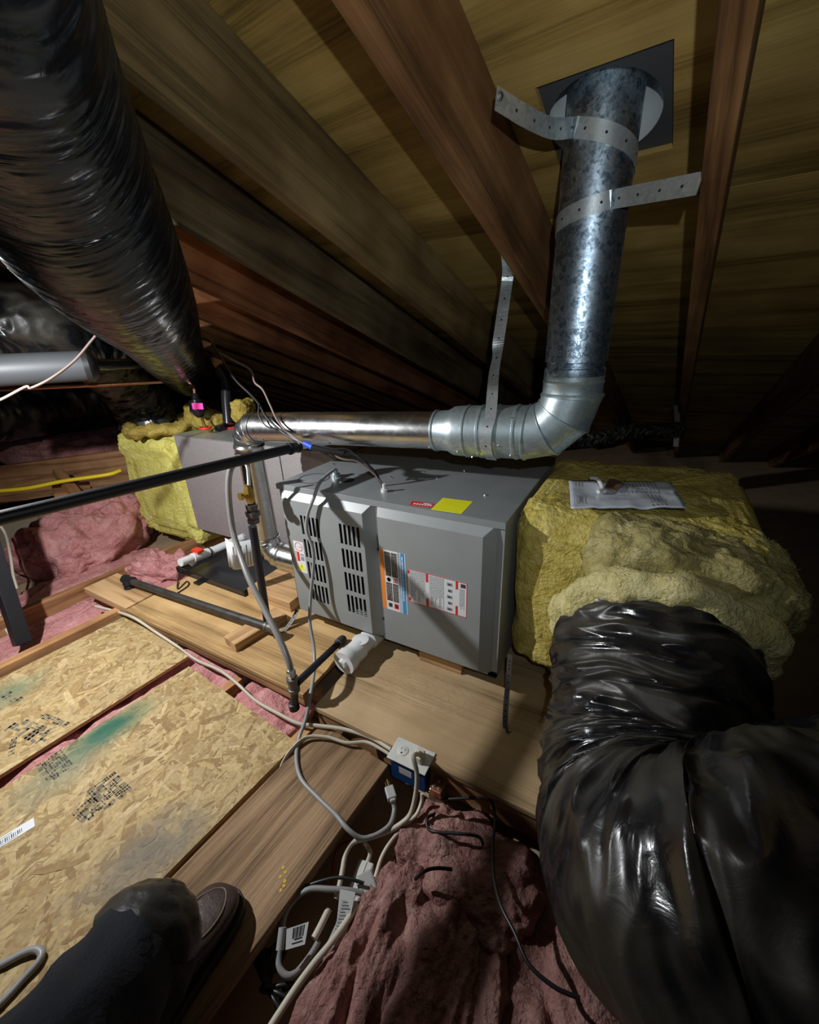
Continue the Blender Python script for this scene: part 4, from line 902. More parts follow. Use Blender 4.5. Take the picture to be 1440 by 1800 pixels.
# ================================================================== gas piping
def pipe_fitting(name, a, b, r, parent, mat=FITT, L=None):
    a = Vector(a); b = Vector(b); L = (b - a).length
    return lathe(name, a, b, [(0, r * 0.8), (0.0, r * 1.3), (L * 0.22, r * 1.3), (L * 0.25, r * 1.12), (L * 0.75, r * 1.12), (L * 0.78, r * 1.3), (L, r * 1.3), (L, r * 0.8)], mat, parent, seg=20)
gp = thing('gas_supply_pipe', (-1.3, -0.3, -0.36), 'long black iron pipe crossing in front of the coil cabinet above the gas riser', 'pipe')
ga, gb = Vector((-1.30, -0.35, -0.318)), Vector((-1.058, 1.045, -0.342))
tube('pipe_run', [ga, ga.lerp(gb, 0.5), gb], 0.0168, IRON, gp, seg=20)
pipe_fitting('end_cap', gb - (gb - ga).normalized() * 0.02, gb + (gb - ga).normalized() * 0.025, 0.0168, gp, IRON)
gr = thing('gas_riser', (-1.24, 0.925, -1.085), 'dark gas riser pipe with brass valve standing beside the furnace', 'pipe')
r0_, r1_ = P(470, 1092, y=0.93), P(444, 925, y=0.93); r2_ = P(431, 812, y=0.94)
tube('pipe_lower', [r0_, r1_], 0.0155, plain('bluish_iron', (0.022, 0.022, 0.035), 0.4, 0.3, bump=0.1), gr, seg=18)
pipe_fitting('union', P(446, 918, y=0.925), P(442, 886, y=0.925), 0.0165, gr)
lathe('union_nut', P(445, 906, y=0.925), P(442, 886, y=0.925), [(0, 0.017), (0, 0.026), (0.018, 0.026), (0.018, 0.017)], FITT, gr, seg=8)
tube('pipe_upper', [P(443, 888, y=0.93), r2_], 0.0135, IRONG, gr, seg=16)
bv_ = P(438, 868, y=0.905)
lathe('valve_body', bv_ + Vector((0, 0, -0.035)), bv_ + Vector((0, 0, 1)), [(0, 0.011), (0.012, 0.016), (0.03, 0.018), (0.05, 0.016), (0.062, 0.011), (0.07, 0.010)], BRASS, gr, seg=8)
vh = lathe('valve_handle', bv_ + Vector((0, -0.012, 0.0)), bv_ + Vector((-0.15, -1, 0.05)), [(0, 0.007), (0.012, 0.010), (0.016, 0.014), (0.026, 0.014), (0.026, 0.004)], BRASS, gr, seg=12)
cable('flare_tube', [P(438, 852, y=0.905), P(437, 835, y=0.905), P(436, 824, y=0.90), P(432, 812, y=0.90)], 0.006, PVC, gr)
fg = thing('gas_connector', P(515, 1245, y=0.70), 'grey flexible gas connector curving down to the drip leg at the platform edge', 'connector')
fp = [P(416, 806, y=0.91), P(404, 830, y=0.89), P(402, 870, y=0.87), P(409, 930, y=0.85), P(419, 965, y=0.83), P(437, 1015, y=0.79), P(462, 1065, y=0.76), P(492, 1125, y=0.72), P(508, 1165, y=0.70), P(513, 1190, y=0.69)]
cable('flexible_tube', fp, 0.0105, FLEXG, fg, n=14, seg=14)
te = P(515, 1200, y=0.69); dn = Vector((0, 0, -1))
lathe('flare_nut', P(511, 1178, y=0.69), te, [(0, 0.011), (0.004, 0.015), (0.018, 0.015), (0.02, 0.012), (0.03, 0.012)], STEEL, fg, seg=6)
pipe_fitting('tee', te + Vector((0, 0, 0.022)), te + Vector((0, 0, -0.035)), 0.0145, fg)
dl_ = te + Vector((-0.012, -0.004, -0.12))
tube('drip_leg', [te + Vector((0, 0, -0.03)), dl_], 0.0125, IRONG, fg, seg=16)
lathe('drip_cap', dl_ + Vector((0, 0, 0.03)), dl_ + Vector((0, 0, -1)), [(0, 0.014), (0.002, 0.0175), (0.028, 0.0175), (0.034, 0.012), (0.036, 0.0001)], IRON, fg, seg=18)
br = P(598, 1128, y=0.985)
tube('branch_pipe', [te + Vector((0.01, 0.01, -0.004)), br], 0.0125, plain('dark_blue_iron', (0.015, 0.018, 0.03), 0.4, 0.3), fg, seg=16)
lathe('branch_elbow', br - (br - te).normalized() * 0.02, br + (br - te).normalized(), [(0, 0.013), (0.002, 0.018), (0.03, 0.019), (0.045, 0.017), (0.05, 0.0001)], FITT, fg, seg=16)
# iron pipe on the platform
ip = thing('iron_floor_pipe', (-1.7, 0.88, -1.12), 'grey iron pipe lying along the plywood platform on a wood block', 'pipe')
i0, i1 = P(228, 1022, z=-1.085), Vector((r0_.x, 0.925, -1.078))
i1 = P(478, 1104, z=-1.062); i0 = P(226, 1020, z=-1.075)
tube('pipe_run', [i0, i1], 0.0165, IRONG, ip, seg=18)
pipe_fitting('elbow_coupling', i0 + Vector((-0.03, -0.003, 0.002)), i0 + Vector((0.035, 0.003, 0)), 0.0175, ip, IRON)
xk = i0 + Vector((-0.004, -0.005, 0))
lathe('drop_fitting', xk, xk + Vector((0.02, -0.03, -1)), [(0, 0.018), (0.012, 0.024), (0.02, 0.024), (0.024, 0.018), (0.034, 0.024), (0.046, 0.024), (0.05, 0.019), (0.06, 0.024), (0.075, 0.024), (0.08, 0.018), (0.095, 0.018)], IRON, ip, seg=18)
pipe_fitting('end_elbow', i1 - (i1 - i0).normalized() * 0.03, i1 + (i1 - i0).normalized() * 0.02, 0.0168, ip)
bk = thing('pipe_block', P(455, 1105, z=-1.1195), 'short wood block under the end of the iron pipe', 'block')
b0, b1 = P(412, 1128, z=-1.1), P(485, 1085, z=-1.1)
box('block', (-0.115, -0.042, 0), (0.125, 0.042, 0.038), BLOCK, bk, bv=0.002, frame=frame_of(Vector(((b0.x + b1.x) / 2, (b0.y + b1.y) / 2, -1.1195)), Vector((b1.x - b0.x, b1.y - b0.y, 0)), (0, 0, 1)))

# ================================================================== drain fittings
pv = thing('pvc_cleanout', P(605, 1175, z=-1.12), 'white plastic drain cleanout with a plug under the furnace', 'pipe')
pa = P(604, 1166, z=-1.070); pd = (P(655, 1118, z=-1.07) - pa); pd = Vector((pd.x, pd.y, 0)).normalized()
lathe('tee_body', pa + pd * 0.05, pa + pd, [(0, 0.036), (0.003, 0.040), (0.04, 0.040), (0.045, 0.034), (0.09, 0.034), (0.095, 0.040), (0.14, 0.040), (0.145, 0.03), (0.16, 0.0001)], PVC, pv, seg=32)
lathe('plug_socket', pa, pa + pd, [(0, 0.036), (0, 0.046), (0.03, 0.046), (0.036, 0.042), (0.052, 0.041)], PVC, pv, seg=32)
lathe('plug', pa + pd * 0.012, pa - pd, [(0, 0.036), (0.002, 0.036), (0.004, 0.019), (0.022, 0.018), (0.024, 0.014), (0.02, 0.0001)], PVC, pv, seg=8)
lathe('branch', pa + pd * 0.10, pa + pd * 0.10 + Vector((0, 0, 1)), [(0, 0.03), (0.035, 0.032), (0.036, 0.026)], PVC, pv, seg=24)
cv = thing('condensate_valve', P(345, 985, y=1.12), 'white plastic condensate trap with red clip on the drain pan', 'valve')
c0, c1_ = P(317, 989, y=1.02), P(374, 968, y=1.22)
cd = (c1_ - c0)
lathe('trap_tube', c0, c1_, [(0, 0.012), (0.0, 0.021), (cd.length * 0.35, 0.021), (cd.length * 0.36, 0.026), (cd.length * 0.75, 0.026), (cd.length, 0.024)], PVC, cv, seg=20)
lathe('side_cap', c0 + cd * 0.45 + Vector((0.0, -0.01, -0.01)), c0 + cd * 0.45 + Vector((-0.1, -0.5, -0.3)), [(0, 0.02), (0.035, 0.02), (0.036, 0.0001)], PVC, cv, seg=18)
mm_ = c0 + cd * 0.55 + Vector((0, 0, 0.026))
box('red_clip', (mm_.x - 0.03, mm_.y - 0.02, mm_.z - 0.004), (mm_.x + 0.03, mm_.y + 0.02, mm_.z + 0.016), REDP, cv, bv=0.006)
torus('black_clamp', c0 + cd * 0.86, cd, 0.027, 0.004, BLACK_C, cv, 1, amp=0, nu=24, nv=8)
lathe('outlet_tube', c1_, c1_ + Vector((0.35, 0.25, 0.16)), [(0, 0.022), (0.2, 0.022), (0.21, 0.0001)], plain('clear_drain_tube', (0.5, 0.52, 0.52), 0.2), cv, seg=18)
cable('sensor_wire', [c0 + cd * 0.3 + Vector((0, 0, -0.03)), P(318, 1005, z=-1.1), P(312, 1035, z=-1.115), P(328, 1022, z=-1.115), P(330, 1030, z=-1.115), P(300, 1050, z=-1.115)], 0.003, BLACK_C, cv)
# paper instruction roll behind the riser
pq = thing('rolled_leaflet', P(430, 988, y=1.0), 'rolled white leaflet with a barcode tucked behind the gas riser', 'paper')
V, Fc = [], []
la, lb, ua, ub = P(409, 992, y=1.02), P(453, 993, y=1.08), P(402, 942, y=1.02), P(449, 948, y=1.08)
NB2 = 20
for i in range(NB2 + 1):
    f = i / NB2; off = Vector((0, -0.05 * math.sin(f * 3.4) - 0.02 * math.exp(-((f) / 0.12) ** 2), 0)); V += [la.lerp(lb, f) + off, ua.lerp(ub, f) + off]
for i in range(NB2): Fc.append((2 * i, 2 * i + 2, 2 * i + 3, 2 * i + 1))
o = mesh('sheet', V, Fc, PAPER, pq, smooth=True); m = o.modifiers.new('th', 'SOLIDIFY'); m.thickness = 0.0008
V, Fc = [], []
for i in range(11):
    f0 = 0.42 + i * 0.052; 
    for g0, g1 in ((0.06, 0.55 + 0.3 * (i % 2)),):
        k = len(V)
        for f, g_ in ((f0, g0), (f0 + 0.022, g0), (f0 + 0.022, g1), (f0, g1)):
            off = Vector((0, -0.05 * math.sin(f * 3.4) - 0.0016, 0)); V.append((la.lerp(lb, f)).lerp(ua.lerp(ub, f), g_) + off)
        Fc.append((k, k + 1, k + 2, k + 3))
mesh('printed_lines', V, Fc, INKG, pq)['kind'] = 'stuff'

# perforated hanger straps at the furnace feet
hl = thing('perforated_strap', P(498, 1108, z=-1.119), 'perforated metal strap bracing the blower end of the furnace to the platform', 'strap')
o, c, d = ribbon('band', [(P(523, 1072, y=1.022), (1, 0, 0)), (P(514, 1090, y=0.99), (1, 0, 0.1)), (P(500, 1108, z=-1.118), (1, 0, 0.1)), (P(494, 1112, z=-1.119), (1, 0.3, 0))], 0.019, FITT, hl); holes_along(c, d, 0.012, 0.0, hl)
hr = thing('perforated_strap', P(893, 1287, z=-1.119), 'perforated metal strap hanging from the furnace beside the yellow plenum', 'strap')
o, c, d = ribbon('band', [(P(897, 1150, y=1.018), (1, 0, 0)), (P(893, 1200, y=0.99), (1, 0, 0)), (P(889, 1250, y=0.94), (1, 0, 0)), (P(889, 1280, z=-1.117), (1, 0, 0)), (P(897, 1288, z=-1.118), (1, 0.3, 0))], 0.016, FITT, hr); holes_along(c, d, 0.012, 0.0, hr)

# ================================================================== left: pipes, wires, wood
gt = thing('drain_pipe', P(60, 650, d=1.7), 'grey plastic pipe running level in front of the black ducts', 'pipe')
tube('pipe_run', [P(-120, 658, d=1.50), P(152, 643, d=1.74)], 0.060, PVCG, gt, seg=32)
lathe('coupling', P(148, 643, d=1.735), P(168, 642, d=1.755), [(0, 0.05), (0, 0.066), (0.02, 0.067), (0.04, 0.053), (0.05, 0.026)], BLACK_C, gt, seg=32)
tube('small_pipe', smoothpath([P(160, 640, d=1.76), P(195, 641, d=1.86), P(230, 640, d=2.0), P(262, 638, d=2.2)], 6), 0.025, FILM, gt, seg=18)
bw = cable('hanger_wire', [P(-40, 715, d=1.40), P(0, 703, d=1.42), P(45, 680, d=1.45), P(55, 682, d=1.46), P(90, 665, d=1.50), P(130, 635, d=1.56), P(160, 600, d=1.60), P(185, 570, d=1.62), P(200, 563, d=1.62)], 0.0046, BROWN_C); tag(bw, 'brown wire drooping across the grey drain pipe', 'wire')
cl = thing('copper_line', P(345, 750, d=2.3), 'copper refrigerant line bent down into a tagged black fitting', 'pipe')
cable('copper_tube', [P(-30, 686, d=1.95), P(80, 681, d=2.02), P(170, 677, d=2.1), P(270, 672, d=2.24), P(315, 669, d=2.30), P(335, 671, d=2.33), P(341, 682, d=2.33), P(343, 696, d=2.33)], 0.0095, COPPER, cl, n=12)
lathe('black_fitting', P(343, 692, d=2.33), P(352, 735, d=2.35), [(0, 0.018), (0.03, 0.022), (0.04, 0.042), (0.10, 0.046), (0.12, 0.03), (0.135, 0.012)], FILM, cl, seg=20)
box('pink_tag', (-0.03, -0.004, -0.017), (0.03, -0.001, 0.017), PINKT, cl, bv=0, frame=frame_of(P(348, 714, d=2.27), RW[:, 0], (0, 0, 1)))
tube('brass_stem', [P(355, 735, d=2.34), P(361, 752, d=2.33)], 0.008, BRASS, cl, seg=12)
torus('red_ring', P(361, 752, d=2.33), (0, 0, 1), 0.03, 0.006, REDP, cl, 2, amp=0, nu=24, nv=8)
ls = thing('line_set', P(395, 750, d=2.4), 'black foam line insulation rising behind the coil cabinet', 'pipe')
cable('foam_sleeve', [P(385, 648, d=2.35), P(397, 670, d=2.37), P(399, 705, d=2.38), P(402, 745, d=2.39)], 0.032, PANB, ls)
bkx = thing('service_valve', P(388, 752, d=2.28), 'black service valve with red wire on top of the coil cabinet', 'valve')
boxes('cap_body', [((-0.022, -0.022, 0), (0.022, 0.022, 0.035))], PANB, bkx, bv=0.006, frame=frame_of(Vector((P(388, 757, z=-0.464).x, P(388, 757, z=-0.464).y, -0.464)), (1, 0, 0), (0, 0, 1)))
cable('red_wire', [P(362, 755, z=-0.46), P(385, 754, z=-0.458), P(410, 752, z=-0.458), P(428, 749, z=-0.46)], 0.005, RED, bkx)
# far wood and drywall at the left
wbm = thing('wood_header', P(100, 850, d=2.9), 'orange wood header behind the yellow cable at the left', 'beam')
hA, hB = P(-60, 850, d=2.75), P(212, 822, d=3.15)
box('board', (-0.75, -0.02, -0.15), (0.70, 0.02, 0.11), JOIST, wbm, frame=frame_of((hA + hB) / 2, Vector((hB.x - hA.x, hB.y - hA.y, 0)), (0, 0, 1)))
box('short_stud', (-0.16, -0.02, -0.03), (0.16, 0.02, 0.03), JOIST, wbm, frame=frame_of(P(118, 850, d=2.72), P(155, 880, d=2.62) - P(110, 825, d=2.8), (0, -1, 0.2)))
box('blocking', (-0.10, -0.02, -0.06), (0.10, 0.02, 0.06), JOIST, wbm, frame=frame_of(P(128, 865, d=2.8), P(160, 862, d=2.85) - P(110, 868, d=2.75), (0, 0, 1)))
dwp = tag(box('drywall_panel', (-0.55, -0.006, -0.45), (0.40, 0.006, 0.20), DRYW, bv=0, frame=frame_of(P(60, 955, d=3.12), Vector((hB.x - hA.x, hB.y - hA.y, 0)), (0, 0, 1))), 'beige drywall panel behind the torn pink batt', 'drywall')
yc = cable('yellow_cable', [P(-40, 866, d=2.5), P(0, 863, d=2.55), P(50, 858, d=2.6), P(110, 846, d=2.66), P(165, 838, d=2.72), P(195, 833, d=2.76), P(212, 827, d=2.8)], 0.0125, YEL_C); tag(yc, 'bright yellow cable draped in front of the wood header', 'cable')
bp_ = thing('black_post', P(45, 1140, z=-1.19), 'black square post standing on the joist at the edge of the strand board', 'post')
q0_, q1_ = P(44, 1140, z=-1.19), P(-60, 820, d=1.75)
box('post', (0, -0.027, -0.027), ((q1_ - q0_).length, 0.027, 0.027), IRON, bp_, bv=0.004, frame=frame_of(q0_ + Vector((0, 0, 0.025)), q1_ - q0_, (0, -1, 0.3)))
cable_w = cable('white_cable', [P(-20, 905, d=2.3), P(8, 935, d=2.3), P(18, 975, d=2.3), P(23, 1010, d=2.28), P(30, 1035, d=2.27)], 0.007, WHITE_C); tag(cable_w, 'white cable hanging beside the black post', 'cable', 'loose cables at the left')
cable_w = cable('white_cable', [P(-30, 1040, d=2.0), P(-5, 1075, d=2.0), P(12, 1108, d=2.0), P(38, 1138, d=2.02)], 0.008, WHITE_C); tag(cable_w, 'white cable looping down to the foot of the black post', 'cable', 'loose cables at the left')

# ================================================================== control wires over the flue
def wire(name, pts, r, mat, label, cat='wire', group=None, squash=1.0): return tag(cable(name, pts, r, mat, squash=squash), label, cat, group)
wa = [P(296, 540, d=1.75), P(318, 558, d=1.75), P(345, 590, d=1.72), P(368, 598, d=1.7), P(385, 622, d=1.68), P(412, 665, d=1.6), P(440, 693, d=1.56), P(455, 710, d=1.53), P(470, 735, d=1.50), P(500, 762, d=1.46), P(530, 778, d=1.42), P(560, 790, d=1.40), P(590, 792, d=1.40), P(625, 800, d=1.40), P(655, 825, d=1.42), P(668, 845, d=1.44), P(675, 856, d=1.45)]
wire('control_wire', wa, 0.0045, BLACK_C, 'black control wire from the duct over the flue to the furnace top', group='control wires')
wb = [P(385, 620, d=1.9), P(408, 632, d=1.75), P(440, 650, d=1.65), P(448, 672, d=1.6), P(462, 685, d=1.56), P(475, 712, d=1.52), P(490, 742, d=1.48), P(520, 772, d=1.43), P(560, 786, d=1.41), P(600, 806, d=1.40), P(630, 812, d=1.41), P(660, 835, d=1.43), P(677, 857, d=1.45)]
wire('control_wire', wb, 0.004, BROWN_C, 'grey-brown control wire hanging beside the flue elbow', group='control wires')
wire('control_wire', [P(455, 712, d=1.52), P(456, 732, d=1.515), P(470, 750, d=1.50), P(500, 757, d=1.45), P(540, 782, d=1.41), P(575, 800, d=1.40), P(592, 808, d=1.40), P(580, 793, d=1.395), P(610, 790, d=1.395), P(640, 810, d=1.41)], 0.003, BLACK_C, 'thin black wire looped around the flue elbow', group='control wires')
tp = thing('taped_splice', P(545, 785, d=1.40), 'blue tape on the bundled wires above the furnace', 'tape')
tube('tape_band', [P(536, 779, d=1.415), P(550, 786, d=1.405)], 0.011, TAPEB, tp, seg=14)
tube('splice_bundle', smoothpath([P(550, 786, d=1.405), P(580, 793, d=1.40), P(605, 797, d=1.40)], 6), 0.012, BLACK_C, tp, seg=12)
# grey power cord: furnace top, down over the door, across the plank to its plug
gc = [Vector((-0.985, 1.168, Z1 + 0.03)), P(572, 838, y=1.10), P(560, 852, y=1.02), P(553, 872, y=0.985), P(541, 905, y=0.975), P(540, 935, y=0.972), P(550, 965, y=0.97), P(551, 1000, y=0.96), P(546, 1050, y=0.94), P(545, 1095, y=0.90), P(552, 1140, y=0.86), P(552, 1180, y=0.80), P(545, 1225, y=0.72), P(537, 1265, z=-1.14), P(525, 1300, z=-1.168), P(521, 1335, z=-1.170), P(530, 1370, z=-1.170), P(560, 1403, z=-1.170), P(590, 1432, z=-1.17), P(612, 1458, z=-1.172), P(635, 1473, z=-1.19), P(660, 1468, z=-1.2), P(685, 1450, z=-1.2), P(693, 1425, z=-1.2), P(691, 1408, z=-1.19)]
pcord = cable('power_cord', gc, 0.0062, GREY_C, fu); pcord['label'] = 'grey power cord hanging over the louvred door'
fr = frame_of(P(686, 1392, z=-1.185), P(682, 1378, z=-1.185) - P(691, 1408, z=-1.185), (0, 0, 1))
boxes('plug_body', [((-0.022, -0.013, -0.009), (0.014, 0.013, 0.009)), ((-0.03, -0.008, -0.007), (-0.022, 0.008, 0.007))], plain('grey_plug', (0.42, 0.42, 0.42), 0.4), pcord, bv=0.003, frame=fr)
for y_, z_ in ((-0.006, 0.0), (0.006, 0.0)): box('prong', (0.014, y_ - 0.0008, -0.003), (0.03, y_ + 0.0008, 0.003), BRASS, pcord, bv=0, frame=fr)
box('ground_prong', (0.014, -0.002, 0.0045), (0.032, 0.002, 0.0085), BRASS, pcord, bv=0, frame=fr)
# cable along the platform edge
rc = [P(168, 1066, z=-1.17), P(200, 1074, z=-1.168), P(235, 1086, y=0.716), P(275, 1112, y=0.716), P(310, 1135, y=0.716), P(345, 1160, y=0.714), P(385, 1178, z=-1.170), P(415, 1200, z=-1.172), P(450, 1232, z=-1.172), P(490, 1255, z=-1.172), P(525, 1272, z=-1.17), P(560, 1276, z=-1.165), P(605, 1282, z=-1.155), P(650, 1296, z=-1.145), P(688, 1318, z=-1.13)]
wire('white_cable', rc, 0.0085, WHITE_C, 'long white cable running along the platform edge to the outlet box', 'cable', squash=0.6)
rc = [P(490, 1365, z=-1.20), P(498, 1340, z=-1.18), P(515, 1315, z=-1.165), P(540, 1296, z=-1.16), P(575, 1296, z=-1.158), P(610, 1306, z=-1.157), P(645, 1305, z=-1.15), P(672, 1318, z=-1.14), P(690, 1330, z=-1.135)]
wire('white_cable', rc, 0.0078, WHITE_C, 'short white cable lying over the plank end into the outlet box', 'cable', squash=0.6)

# ================================================================== outlet box, transformer, cords
ox = thing('outlet_box', P(720, 1390, y=0.655), 'blue plastic electrical box with dusty white outlet cover by the platform edge', 'outlet')
A0 = P(686, 1330, z=-1.120); A1 = P(746, 1359, z=-1.120)
xd = Vector((A1.x - A0.x, A1.y - A0.y, 0)).normalized(); fb = frame_of(A0 + Vector((0, 0, -0.085)), xd, (0, 0, 1)); LN = (A1 - A0).length
boxes('box_shell', [((0, 0, 0), (LN, 0.003, 0.085)), ((0, 0.052, 0), (LN, 0.055, 0.085)), ((0, 0.003, 0), (0.003, 0.052, 0.085)), ((LN - 0.003, 0.003, 0), (LN, 0.052, 0.085)), ((0.003, 0.003, 0), (LN - 0.003, 0.052, 0.003))], BLUE, ox, bv=0.001, frame=fb)
box('cover_plate', (-0.008, -0.008, 0.0855), (LN + 0.006, 0.066, 0.0895), WPLASTIC, ox, bv=0.002, frame=fb)
box('side_label', (LN * 0.25, -0.0006, 0.035), (LN * 0.62, 0, 0.06), plain('pale_label', (0.5, 0.5, 0.46), 0.6), ox, bv=0, frame=fb)
for cx_ in (0.026,):
    o = lathe('outlet_face', fb @ Vector((cx_, 0.03, 0.0895)), fb @ Vector((cx_, 0.03, 1)), [(0, 0.0165), (0.0015, 0.0165), (0.002, 0.0155), (0.0021, 0.0001)], WPLASTIC, ox, seg=28)
boxes('outlet_slots', [((0.019, 0.031, 0.0916), (0.0205, 0.038, 0.0918)), ((0.031, 0.031, 0.0916), (0.0325, 0.038, 0.0918)), ((0.0235, 0.019, 0.0916), (0.0285, 0.024, 0.0918))], DARK, ox, frame=fb)
box('white_plug', (LN * 0.60, 0.012, 0.0895), (LN * 0.60 + 0.028, 0.045, 0.115), WHITE_C, ox, bv=0.004, frame=fb)
pt = fb @ Vector((LN * 0.60 + 0.014, 0.03, 0.115))
wire('cream_cable', [P(742, 1395, z=-1.17), P(741, 1410, z=-1.19), P(732, 1432, z=-1.205), P(715, 1448, z=-1.21), P(690, 1475, z=-1.22), P(672, 1505, z=-1.23), P(662, 1535, z=-1.235), P(655, 1560, z=-1.24)], 0.005, WHITE_C, 'thin cream cord leaving the side of the outlet box', 'cable')
tf = thing('transformer', P(765, 1400, z=-1.24), 'small brass-coloured transformer beside the blue outlet box', 'transformer')
ft = frame_of(P(770, 1392, z=-1.20), xd, (0, 0, 1))
box('core', (-0.022, -0.018, -0.04), (0.022, 0.018, 0.012), plain('transformer_steel', (0.22, 0.2, 0.13), 0.4, 0.6), tf, bv=0.003, frame=ft)
box('winding', (-0.017, -0.024, 0.0125), (0.019, 0.02, 0.035), COPPER, tf, bv=0.004, frame=ft)
for dx, dy in ((-0.008, -0.01), (0.008, -0.01), (0, 0.01)): screws(tf, [(ft @ Vector((dx, dy, 0.035)), (0, 0, 1))], STEEL, 0.005)
wire('black_wire', [P(775, 1405, z=-1.2), P(785, 1405, z=-1.19), P(830, 1403, z=-1.17), P(862, 1408, z=-1.16), P(870, 1440, z=-1.16), P(866, 1490, z=-1.16), P(868, 1540, z=-1.15), P(880, 1590, z=-1.13), P(905, 1640, z=-1.12), P(930, 1695, z=-1.12), P(975, 1735, z=-1.12), P(1020, 1755, z=-1.12)], 0.004, BLACK_C, 'black wire trailing over the pink insulation heap', 'wire', 'wires over the insulation')
wire('black_wire', [P(765, 1430, z=-1.20), P(752, 1438, z=-1.19), P(752, 1455, z=-1.19), P(765, 1462, z=-1.18), P(800, 1465, z=-1.17), P(840, 1470, z=-1.155), P(850, 1485, z=-1.155)], 0.004, BLACK_C, 'black wire looped under the transformer', 'wire', 'wires over the insulation')
wire('black_wire', [P(730, 1545, z=-1.16), P(750, 1530, z=-1.13), P(770, 1526, z=-1.125), P(795, 1528, z=-1.13)], 0.004, BLACK_C, 'short black wire poking out of the pink insulation', 'wire', 'wires over the insulation')
# power strip and what is plugged into it
ps_ = thing('power_strip', P(600, 1640, z=-1.29), 'white power strip lying in the bay beside the plank', 'power strip')
s0, s1_ = P(645, 1512, z=-1.245), P(560, 1755, z=-1.245)
fs = frame_of(s0, s1_ - s0, (0, 0, 1)); SL = (s1_ - s0).length
box('housing', (0, -0.021, -0.035), (SL, 0.021, 0.0), WPLASTIC, ps_, bv=0.005, frame=fs)
box('lid_ridge', (0.004, -0.002, 0.0), (SL - 0.004, 0.002, 0.0015), WPLASTIC, ps_, bv=0, frame=fs)
cable('strip_cord', [fs @ Vector((0.004, 0, -0.012)), P(651, 1500, z=-1.24), P(646, 1488, z=-1.235), P(640, 1480, z=-1.225)], 0.006, WHITE_C, ps_)
cable('supply_cord', [pt, pt + Vector((0.004, -0.01, 0.008)), P(727, 1330, z=-1.03), P(733, 1360, z=-1.06), P(731, 1395, z=-1.12), P(722, 1430, z=-1.18), P(705, 1448, z=-1.2), P(680, 1462, z=-1.21), P(650, 1472, z=-1.215), P(622, 1480, z=-1.215), P(608, 1500, z=-1.215), P(602, 1530, z=-1.22), P(596, 1560, z=-1.225), P(590, 1580, z=-1.23)], 0.0065, WHITE_C, ps_)
gpl = thing('flat_plug', P(640, 1570, z=-1.2), 'grey flat plug with warning tag pushed into the power strip', 'plug')
fg2 = frame_of(P(636, 1562, z=-1.215), P(662, 1545, z=-1.215) - P(610, 1575, z=-1.215), (0, 0, 1))
box('plug_head', (-0.008, -0.022, -0.012), (0.034, 0.024, 0.014), plain('grey_plug_plastic', (0.36, 0.37, 0.35), 0.45), gpl, bv=0.005, frame=fg2)
cable('flat_cord', [P(637, 1570, z=-1.205), P(612, 1565, z=-1.195), P(580, 1563, z=-1.19), P(545, 1563, z=-1.19), P(518, 1580, z=-1.195), P(502, 1605, z=-1.2), P(495, 1640, z=-1.21), P(490, 1680, z=-1.22), P(492, 1702, z=-1.225), P(505, 1715, z=-1.23), P(522, 1708, z=-1.235), P(545, 1680, z=-1.24), P(560, 1655, z=-1.245)], 0.0065, GREY_C, gpl)
tw = [P(598, 1563, z=-1.18), P(625, 1568, z=-1.18), P(612, 1630, z=-1.195), P(604, 1662, z=-1.205), P(570, 1668, z=-1.205), P(592, 1620, z=-1.195)]
o = mesh('warning_tag', tw, [(0, 5, 4, 3, 2, 1)], plain('tag_silver', (0.50, 0.50, 0.49), 0.45), gpl); m = o.modifiers.new('th', 'SOLIDIFY'); m.thickness = 0.0008
V, Fc = [], []
for i in range(12):
    f = 0.14 + i * 0.068; a_, b_ = (P(600, 1570, z=-1.1785).lerp(P(578, 1662, z=-1.2035), f)), (P(622, 1572, z=-1.1785).lerp(P(603, 1660, z=-1.2035), f)); dv = (P(578, 1662, z=-1.2) - P(600, 1570, z=-1.18)) * 0.02
    k = len(V); V += [a_.lerp(b_, 0.12), a_.lerp(b_, 0.55 + 0.3 * ((i * 7) % 3) / 2), a_.lerp(b_, 0.55 + 0.3 * ((i * 7) % 3) / 2) + dv, a_.lerp(b_, 0.12) + dv]; Fc.append((k, k + 1, k + 2, k + 3))
mesh('tag_print', V, Fc, INKG, gpl)['kind'] = 'stuff'
bt_ = thing('barcode_tag', P(520, 1650, z=-1.22), 'white barcode tag folded round the grey cord', 'tag')
tq = [P(502, 1670, z=-1.195), P(536, 1660, z=-1.195), P(543, 1620, z=-1.18), P(504, 1633, z=-1.18)]
o = mesh('tag_paper', tq, [(0, 1, 2, 3)], PAPER, bt_); m = o.modifiers.new('th', 'SOLIDIFY'); m.thickness = 0.0008; m.offset = 0
V, Fc = [], []
for i in range(10):
    f = 0.30 + 0.055 * i; w_ = 0.02 + 0.014 * (i % 3 == 0); lift = Vector((0, 0, 0.001)); k = len(V)
    for f_, g_ in ((f, 0.42), (f + w_, 0.42), (f + w_, 0.93), (f, 0.93)): V.append(tq[0].lerp(tq[1], f_).lerp(tq[3].lerp(tq[2], f_), g_) + lift)
    Fc.append((k, k + 1, k + 2, k + 3))
for f0, f1, g_ in ((0.4, 0.8, 0.33), (0.3, 0.85, 0.16)):
    k = len(V)
    for f_, h_ in ((f0, g_), (f1, g_), (f1, g_ + 0.06), (f0, g_ + 0.06)): V.append(tq[0].lerp(tq[1], f_).lerp(tq[3].lerp(tq[2], f_), h_) + lift)
    Fc.append((k, k + 1, k + 2, k + 3))
mesh('barcode', V, Fc, INK, bt_)['kind'] = 'stuff'
